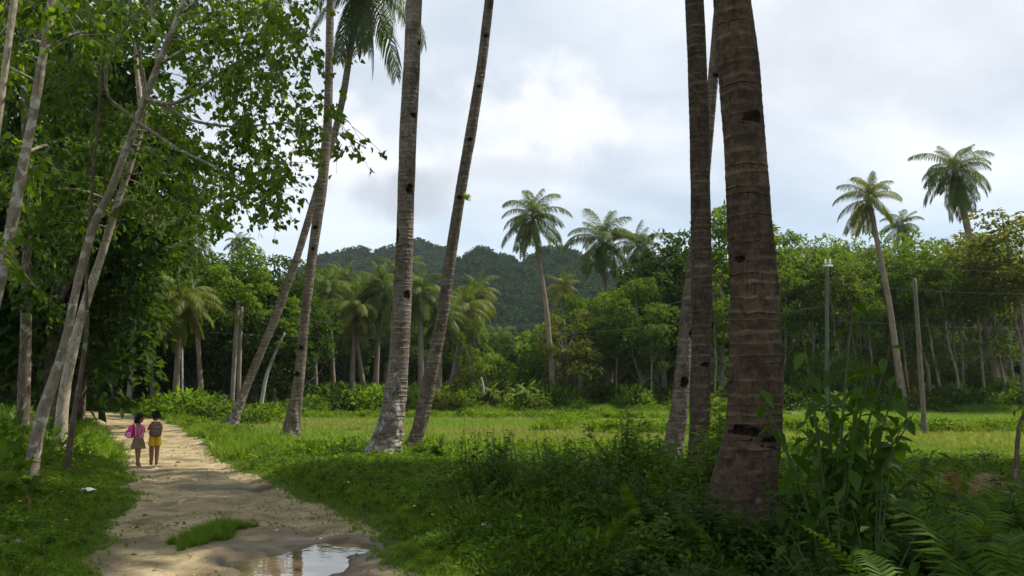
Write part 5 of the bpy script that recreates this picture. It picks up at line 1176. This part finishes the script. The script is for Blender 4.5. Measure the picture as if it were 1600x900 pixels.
# street lamp by the bend
lb = at(285, 629, 44); lb[2] = g1(lb[0], 44); lt = at(284, 470, 44)-lb
root = empty('lamp_post', tuple(lb), 'thin white lamp post with a hooked arm beside the track bend', 'lamp post')
sweep(*resample([[0, 0, -.3], [0, 0, 1], lt], [.055, .05, .04], 14), 8).build('post', M['metal'], root)
sweep(*resample([lt, lt+[-.02, 0, .28], lt+[-.16, -.02, .45], lt+[-.33, -.04, .38], lt+[-.38, -.05, .25]], [.035, .032, .03, .028, .025], 12), 6).build('arm', M['metal'], root)
sweep([lt+[-.38, -.05, .28], lt+[-.38, -.05, .2], lt+[-.38, -.05, .08]], [.05, .10, .07], 8).build('lamp_head', M['ceramic'], root)
def wire(label, A, B, sag, th_=.005):
    A = np.array(A); B = np.array(B); t = np.linspace(0, 1, 26); P = A+(B-A)*t[:, None]; P[:, 2] -= sag*4*t*(1-t); P0 = P[0].copy()
    o = sweep(P-P0, np.full(26, th_), 4).build('power_line', M['wire']); o.location = tuple(P0); tag(o, label, 'cable', 'power lines strung over the field')
    return o
gt_ = gb_+gd; lt_ = lb+lt
wire('topmost power line running right from the green pole', gt_+[.12, -.16, .2], at(1720, 425, 42), .25)
wire('second power line running right from the green pole, passing over the wooden pole', gt_+[.05, -.1, -1.1], at(1720, 458, 42), .25)
wire('lowest power line crossing the right forest behind the wooden pole', gt_+[.05, -.1, -3.2], at(1720, 512, 42), .2)
wire('upper power line from the green pole across to the lamp post side', gt_+[-.14, -.16, .2], lt_+[0, 0, .1], 2.6, .004)
wire('lower power line from the green pole across to the lamp post', gt_+[-.05, -.1, -2.4], lt_+[0, 0, -1.6], 1.0, .004)

# ------------------------------------------------------------------ litter
def crumple(name, label, px, py, wpx, hpx, seed, mat):
    g = gp(px, py); g[2] = g1(g[0], g[1])+.10; sx = wpx/F*g[1]/2; r = rng(seed); n = 11; u = np.linspace(-1, 1, n); A, B = np.meshgrid(u, u, indexing='ij')
    Zc = (fbm(A*2.2+seed, B*2.2, 3, seed)*.9)*sx*.6*np.clip(1.2-A**2-B**2*.6, .0, 1); V = np.stack([A*sx*(1+.2*B), B*sx*.9, Zc], -1).reshape(-1, 3)
    q = np.arange(n-1)[:, None]*n+np.arange(n-1)[None]
    V2 = V-np.array([0, 0, .006]); Q1 = np.stack([q, q+n, q+n+1, q+1], -1).reshape(-1, 4)
    o = MB().add(V, None, Q1).add(V2, None, Q1[:, ::-1]).build(name, mat); o.location = tuple(g); tag(o, label, 'litter'); return o
M['plastic'] = plain('white_plastic', (.72, .76, .76), 0.35, 0.5, 0.06)
crumple('plastic_scrap', 'small white scrap of plastic lying in the left grass beside the track', 134, 783, 20, 8, 3, M['plastic'])
crumple('plastic_bag', 'crumpled pale plastic bag lying in the shaded grass at lower middle', 767, 853, 46, 16, 5, M['plastic'])
# stone / log at lower left corner
g = gp(10, 872); mb = MB(); sweep(*resample([[-.3, 0, .05], [0, .02, .07], [.28, -.04, .04]], [.05, .06, .03], 10), 8).build('fallen_branch', M['barkdark']).location = (g[0]-.1, g[1], g1(g[0], g[1])+.05)
tag(bpy.data.objects['fallen_branch'], 'short dead branch lying in the weeds at the lower left corner', 'branch')

# ------------------------------------------------------------------ the two children
def skin_body(name, V, E, R, mat, parent, root_i=0, sub=2):
    me = bpy.data.meshes.new(name); me.from_pydata(V, E, []); o = bpy.data.objects.new(name, me); COL.objects.link(o)
    md = o.modifiers.new('skin', 'SKIN'); md.use_smooth_shade = True
    for i, sv in enumerate(me.skin_vertices[0].data): sv.radius = R[i] if isinstance(R[i], tuple) else (R[i], R[i]); sv.use_root = (i == root_i)
    s = o.modifiers.new('sub', 'SUBSURF'); s.levels = sub; s.render_levels = sub
    dg = bpy.context.evaluated_depsgraph_get(); ev = o.evaluated_get(dg); m2 = bpy.data.meshes.new_from_object(ev); bpy.data.objects.remove(o)
    m2.name = name; m2.materials.clear(); m2.materials.append(mat)
    for p in m2.polygons: p.use_smooth = True
    return link(name, m2, parent)
M['skin'] = plain('brown_skin', (.24, .125, .07), 0.55, 0.35, 0.08)
M['hair'] = plain('black_hair', (.009, .007, .006), 0.75, 0.15, 0.3, 60)
M['pinktop'] = plain('pink_top', (.72, .22, .38), 0.8, 0.2, 0.12)
M['khaki'] = plain('khaki_cloth', (.17, .13, .07), 0.85, 0.2, 0.15)
M['redtop'] = plain('red_top', (.45, .04, .035), 0.8, 0.2, 0.15)
M['yellowshorts'] = plain('yellow_shorts', (.62, .42, .02), 0.8, 0.2, 0.1)
M['magenta'] = plain('magenta_bag', (.60, .025, .22), 0.5, 0.4, 0.1)
M['pinkbag'] = plain('pale_pink_trim', (.70, .30, .40), 0.6, 0.3, 0.1)
M['greybag'] = plain('grey_brown_bag', (.13, .10, .075), 0.8, 0.2, 0.2)
M['greybag2'] = plain('tan_bag_trim', (.24, .18, .12), 0.8, 0.2, 0.2)
M['sandal'] = plain('pink_sandal', (.62, .25, .27), 0.6, 0.3, 0.1)
M['eye'] = plain('dark_eye', (.01, .01, .01), 0.2, 0.5, 0)
def tubeZ(rings, segs=20, wav=0.0, nw=9):
    """rings: (cx, cy, z, rx, ry)"""
    th = np.arange(segs)*2*np.pi/segs; V = []
    for k, (cx, cy, z, rx, ry) in enumerate(rings):
        w = 1+wav*np.sin(th*nw)*(k/max(1, len(rings)-1)); V.append(np.stack([cx+rx*np.cos(th)*w, cy+ry*np.sin(th)*w, np.full(segs, z)], 1))
    Q = [[i*segs+j, i*segs+(j+1) % segs, (i+1)*segs+(j+1) % segs, (i+1)*segs+j] for i in range(len(rings)-1) for j in range(segs)]
    return MB().add(np.vstack(V), None, Q)
def ellip(c, r_, mb=None, cut=None, nz=10, ns=16, dis=0.0, seed=0, rot=0.0):
    mb = mb or MB(); th = np.linspace(0, np.pi, nz); ph = np.arange(ns)*2*np.pi/ns; A, B = np.meshgrid(th, ph, indexing='ij')
    q = 1+dis*(fbm(B*3, A*3, 3, seed)-.5); X_ = np.sin(A)*np.cos(B)*q; Y_ = np.sin(A)*np.sin(B)*q; Z_ = np.cos(A)*q
    V = np.stack([X_*r_[0], Y_*r_[1], Z_*r_[2]], -1); cr, sr = math.cos(rot), math.sin(rot)
    V = np.stack([V[..., 0]*cr-V[..., 2]*sr, V[..., 1], V[..., 0]*sr+V[..., 2]*cr], -1)+np.array(c)
    Q = [[i*ns+j, i*ns+(j+1) % ns, (i+1)*ns+(j+1) % ns, (i+1)*ns+j] for i in range(nz-1) for j in range(ns)]
    mb.add(V.reshape(-1, 3), None, Q); return mb
def rbox(c, s, mb=None, k=3.2, n=12):
    mb = mb or MB(); th = np.linspace(0, np.pi, n); ph = np.arange(20)*2*np.pi/20; A, B = np.meshgrid(th, ph, indexing='ij')
    def sp(v): return np.sign(v)*np.abs(v)**(2/k)
    V = np.stack([sp(np.sin(A))*sp(np.cos(B))*s[0]/2, sp(np.sin(A))*sp(np.sin(B))*s[1]/2, sp(np.cos(A))*s[2]/2], -1)+np.array(c)
    Q = [[i*20+j, i*20+(j+1) % 20, (i+1)*20+(j+1) % 20, (i+1)*20+j] for i in range(n-1) for j in range(20)]
    mb.add(V.reshape(-1, 3), None, Q); return mb
def child(label, px, py, h, yaw, arms, headturn, legs, hair_len, loc=None):
    """local frame: +X forward, +Y the child's left, z up; built 1.12 m tall then scaled"""
    g = gp(px, py); root = empty('person', (g[0], g[1], g1(g[0], g[1])+.004), label, 'person', None, (0, 0, yaw), (h/1.12,)*3)
    V = [(0, 0, .545), (0, 0, .64), (.005, 0, .74), (.0, 0, .84), (.005, 0, .90)]; E = [(0, 1), (1, 2), (2, 3), (3, 4)]; R = [(.082, .072), (.070, .060), (.082, .062), (.060, .045), (.032, .034)]
    def add(v, r_, p): V.append(tuple(v)); R.append(r_); E.append((p, len(V)-1)); return len(V)-1
    for s, lg in zip((1, -1), legs):
        a = add((0, .05*s, .50), (.064, .064), 0); k = add((lg[0], .052*s, .28), (.046, .046), a); c_ = add((lg[0]*.6+lg[1]*.4, .05*s, .19), (.045, .045), k); f = add((lg[1], .048*s, .055), (.029, .029), c_)
        add((lg[1]+.07, .052*s, .022), (.026, .017), f); add((lg[1]-.02, .048*s, .022), (.022, .018), f)
    for s, ar in zip((1, -1), arms):
        a = add((0, .095*s, .835), (.032, .032), 3); e = add(ar[0], (.024, .024), a); w = add(ar[1], (.016, .017), e); d = Vector(ar[1])-Vector(ar[0]); d.normalize()
        hnd = add(Vector(ar[1])+d*.035, (.020, .012), w); sd_ = Vector((0, 0, 1)).cross(d); 
        if sd_.length < .3: sd_ = Vector((1, 0, 0))
        sd_.normalize()
        for q, (o, ln) in enumerate(((-.018, .030), (-.006, .038), (.006, .040), (.018, .034))):
            k = add(Vector(V[hnd])+d*.020+sd_*o, (.006, .006), hnd); add(Vector(V[k])+d*ln+Vector((.006, 0, -.004)), (.0045, .0045), k)
        k = add(Vector(V[hnd])+sd_*.024-d*.005, (.0065, .0065), hnd); add(Vector(V[k])+sd_*.012+d*.02, (.005, .005), k)
    skin_body('body', V, E, R, M['skin'], root)
    # head: shaped skull with jaw, nose, ears
    ht, hp = headturn; hd = MB(); ellip((0, 0, 1.01), (.083, .072, .098), hd, nz=14, ns=20); ellip((.022, 0, .955), (.052, .046, .048), hd); ellip((.088, 0, .995), (.014, .010, .017), hd, nz=6, ns=8)
    for s in (1, -1): ellip((-.005, .074*s, .995), (.016, .008, .024), hd, nz=6, ns=8)
    rm = Matrix.Translation((0, 0, .93)) @ Euler((0, hp, ht)).to_matrix().to_4x4() @ Matrix.Translation((0, 0, -.93))
    H_ = hd.build('head', M['skin'], root); H_.matrix_basis = rm
    for s in (1, -1): ellip((.077, .030*s, 1.008), (.010, .012, .007), nz=6, ns=8).build('eye', M['eye'], H_)
    ellip((.073, 0, .955), (.008, .022, .006), nz=6, ns=8).build('mouth', plain('lips', (.25, .07, .06), .5), H_)
    hr = MB(); th = np.linspace(0, 1, 14); ph = np.arange(28)*2*np.pi/28; VV = []
    for t in th:
        for p in ph:
            face = max(0, math.cos(p)); zend = 1.045*face**.7+(1-face**.7)*hair_len if face > 0 else hair_len
            zt = 1.118-(1.118-zend)*t; q = (zt-1.01)/.108
            rr = math.sqrt(max(0, 1-q*q)) if q > 0 else 1+(.06*min(1, -q*2))
            rr = rr*(1+.03*math.sin(p*11+t*3)); VV.append([rr*.093*math.cos(p)-.006, rr*.085*math.sin(p), zt])
    Q = [[i*28+j, i*28+(j+1) % 28, (i+1)*28+(j+1) % 28, (i+1)*28+j] for i in range(13) for j in range(28)]
    hr.add(VV, None, Q); hr.build('hair', M['hair'], H_)
    return root
# left child: profile facing right, magenta backpack
k1 = child('small girl in pink top and khaki skirt with pink backpack, facing right', 214, 729, 1.10, rad(8), [((.00, .125, .70), (.045, .12, .58)), ((.01, -.125, .70), (.05, -.12, .575))], (rad(-4), .02), ((.0, -.01), (.01, .03)), .89)
tubeZ([(0, 0, .855, .055, .085), (.005, 0, .82, .080, .105), (.008, 0, .76, .090, .108), (.012, 0, .68, .088, .102), (.01, 0, .60, .092, .106)], 24).build('top', M['pinktop'], k1)
tubeZ([(0, 0, .615, .085, .098), (0, 0, .56, .10, .112), (0, 0, .48, .125, .135), (.0, 0, .375, .150, .155)], 36, .045, 9).build('skirt', M['khaki'], k1)
for s in (1, -1): 
    sd_ = rbox((.03 if s < 0 else -.01, .05*s, .008), (.15, .058, .018)); sd_.build('sandal', M['sandal'], k1)
    sweep(*resample([[.02, .05*s-.03, .015], [.03, .05*s, .045], [.02, .05*s+.03, .015]], [.007]*3, 8), 5).build('sandal', M['sandal'], k1)
def place_on(rootobj, name, label, cat): 
    o = empty(name, tuple(rootobj.location), label, cat, None, tuple(rootobj.rotation_euler), tuple(rootobj.scale)); return o
b1 = place_on(k1, 'backpack', 'magenta child backpack with pale pink pocket on the left girl\'s back', 'backpack')
rbox((-.145, 0, .73), (.13, .22, .27)).build('main_pouch', M['magenta'], b1)
rbox((-.222, 0, .69), (.06, .16, .15)).build('front_pocket', M['magenta'], b1)
rbox((-.258, .0, .67), (.03, .12, .09)).build('pocket_flap', M['pinkbag'], b1)
for s in (1, -1):
    sweep(*resample([[-.09, .07*s, .86], [-.01, .075*s, .885], [.075, .078*s, .83], [.098, .082*s, .74], [.05, .112*s, .65], [-.08, .10*s, .62]], [.013]*6, 26), 6).build('strap', M['magenta'], b1)
    rbox((-.16, .12*s, .66), (.10, .03, .12)).build('side_pocket', M['pinkbag'], b1)
sweep(*resample([[-.12, -.03, .87], [-.14, 0, .91], [-.12, .03, .87]], [.008]*3, 8), 5).build('handle', M['pinkbag'], b1)
# right child: back three-quarters to the camera, head turned left
k2 = child('girl in red top and yellow shorts with grey backpack, back turned to the camera', 240, 727, 1.15, rad(120), [((.06, .13, .72), (.13, .06, .82)), ((.05, -.13, .72), (.13, -.05, .80))], (rad(42), .05), ((.01, .0), (-.01, -.03)), .955)
tubeZ([(0, 0, .86, .050, .080), (.0, 0, .83, .078, .105), (.004, 0, .76, .090, .110), (.006, 0, .68, .088, .104), (.004, 0, .58, .090, .106)], 24).build('top', M['redtop'], k2)
for s in (1, -1):
    tubeZ([(0, .045*s, .60, .088, .062), (0, .05*s, .54, .092, .068), (0, .055*s, .47, .086, .068), (0, .056*s, .405, .080, .066)], 18, .03, 5).build('shorts_leg', M['yellowshorts'], k2)
    sweep(*resample([[-.02, .075*s, .86], [0, .06*s, .885], [.03, .05*s, .86]], [.012]*3, 8), 5).build('shoulder_strap', M['redtop'], k2)
hb = MB(); ellip((-.075, .0, 1.085), (.04, .045, .04), hb, dis=.2); hb.build('hair_bun', M['hair'], k2)
b2 = place_on(k2, 'backpack', 'grey-brown backpack with tan band on the right girl\'s back', 'backpack')
rbox((-.15, 0, .73), (.13, .22, .28)).build('main_pouch', M['greybag'], b2)
rbox((-.222, 0, .67), (.05, .18, .13)).build('front_pocket', M['greybag'], b2)
rbox((-.216, 0, .775), (.03, .17, .035)).build('band', M['greybag2'], b2)
for s in (1, -1): sweep(*resample([[-.09, .07*s, .85], [-.01, .075*s, .885], [.075, .078*s, .83], [.098, .082*s, .74], [.05, .112*s, .65], [-.08, .10*s, .62]], [.012]*6, 26), 6).build('strap', M['redtop'], b2)

# ------------------------------------------------------------------ haze
HAZE = 0.00016
if HAZE > 0:
    hm, hn, hout = newmat('haze_air'); pv = N(hn, 'ShaderNodeVolumePrincipled', i_Density=HAZE, i_Anisotropy=0.2); pv.inputs['Color'].default_value = (.80, .90, 1.0, 1); L(hn, pv.outputs[0], hout.inputs['Volume'])
    box(MB(), (0, 400, 60), (2400, 2600, 136)).build('haze', hm, kind='stuff', smooth=False)
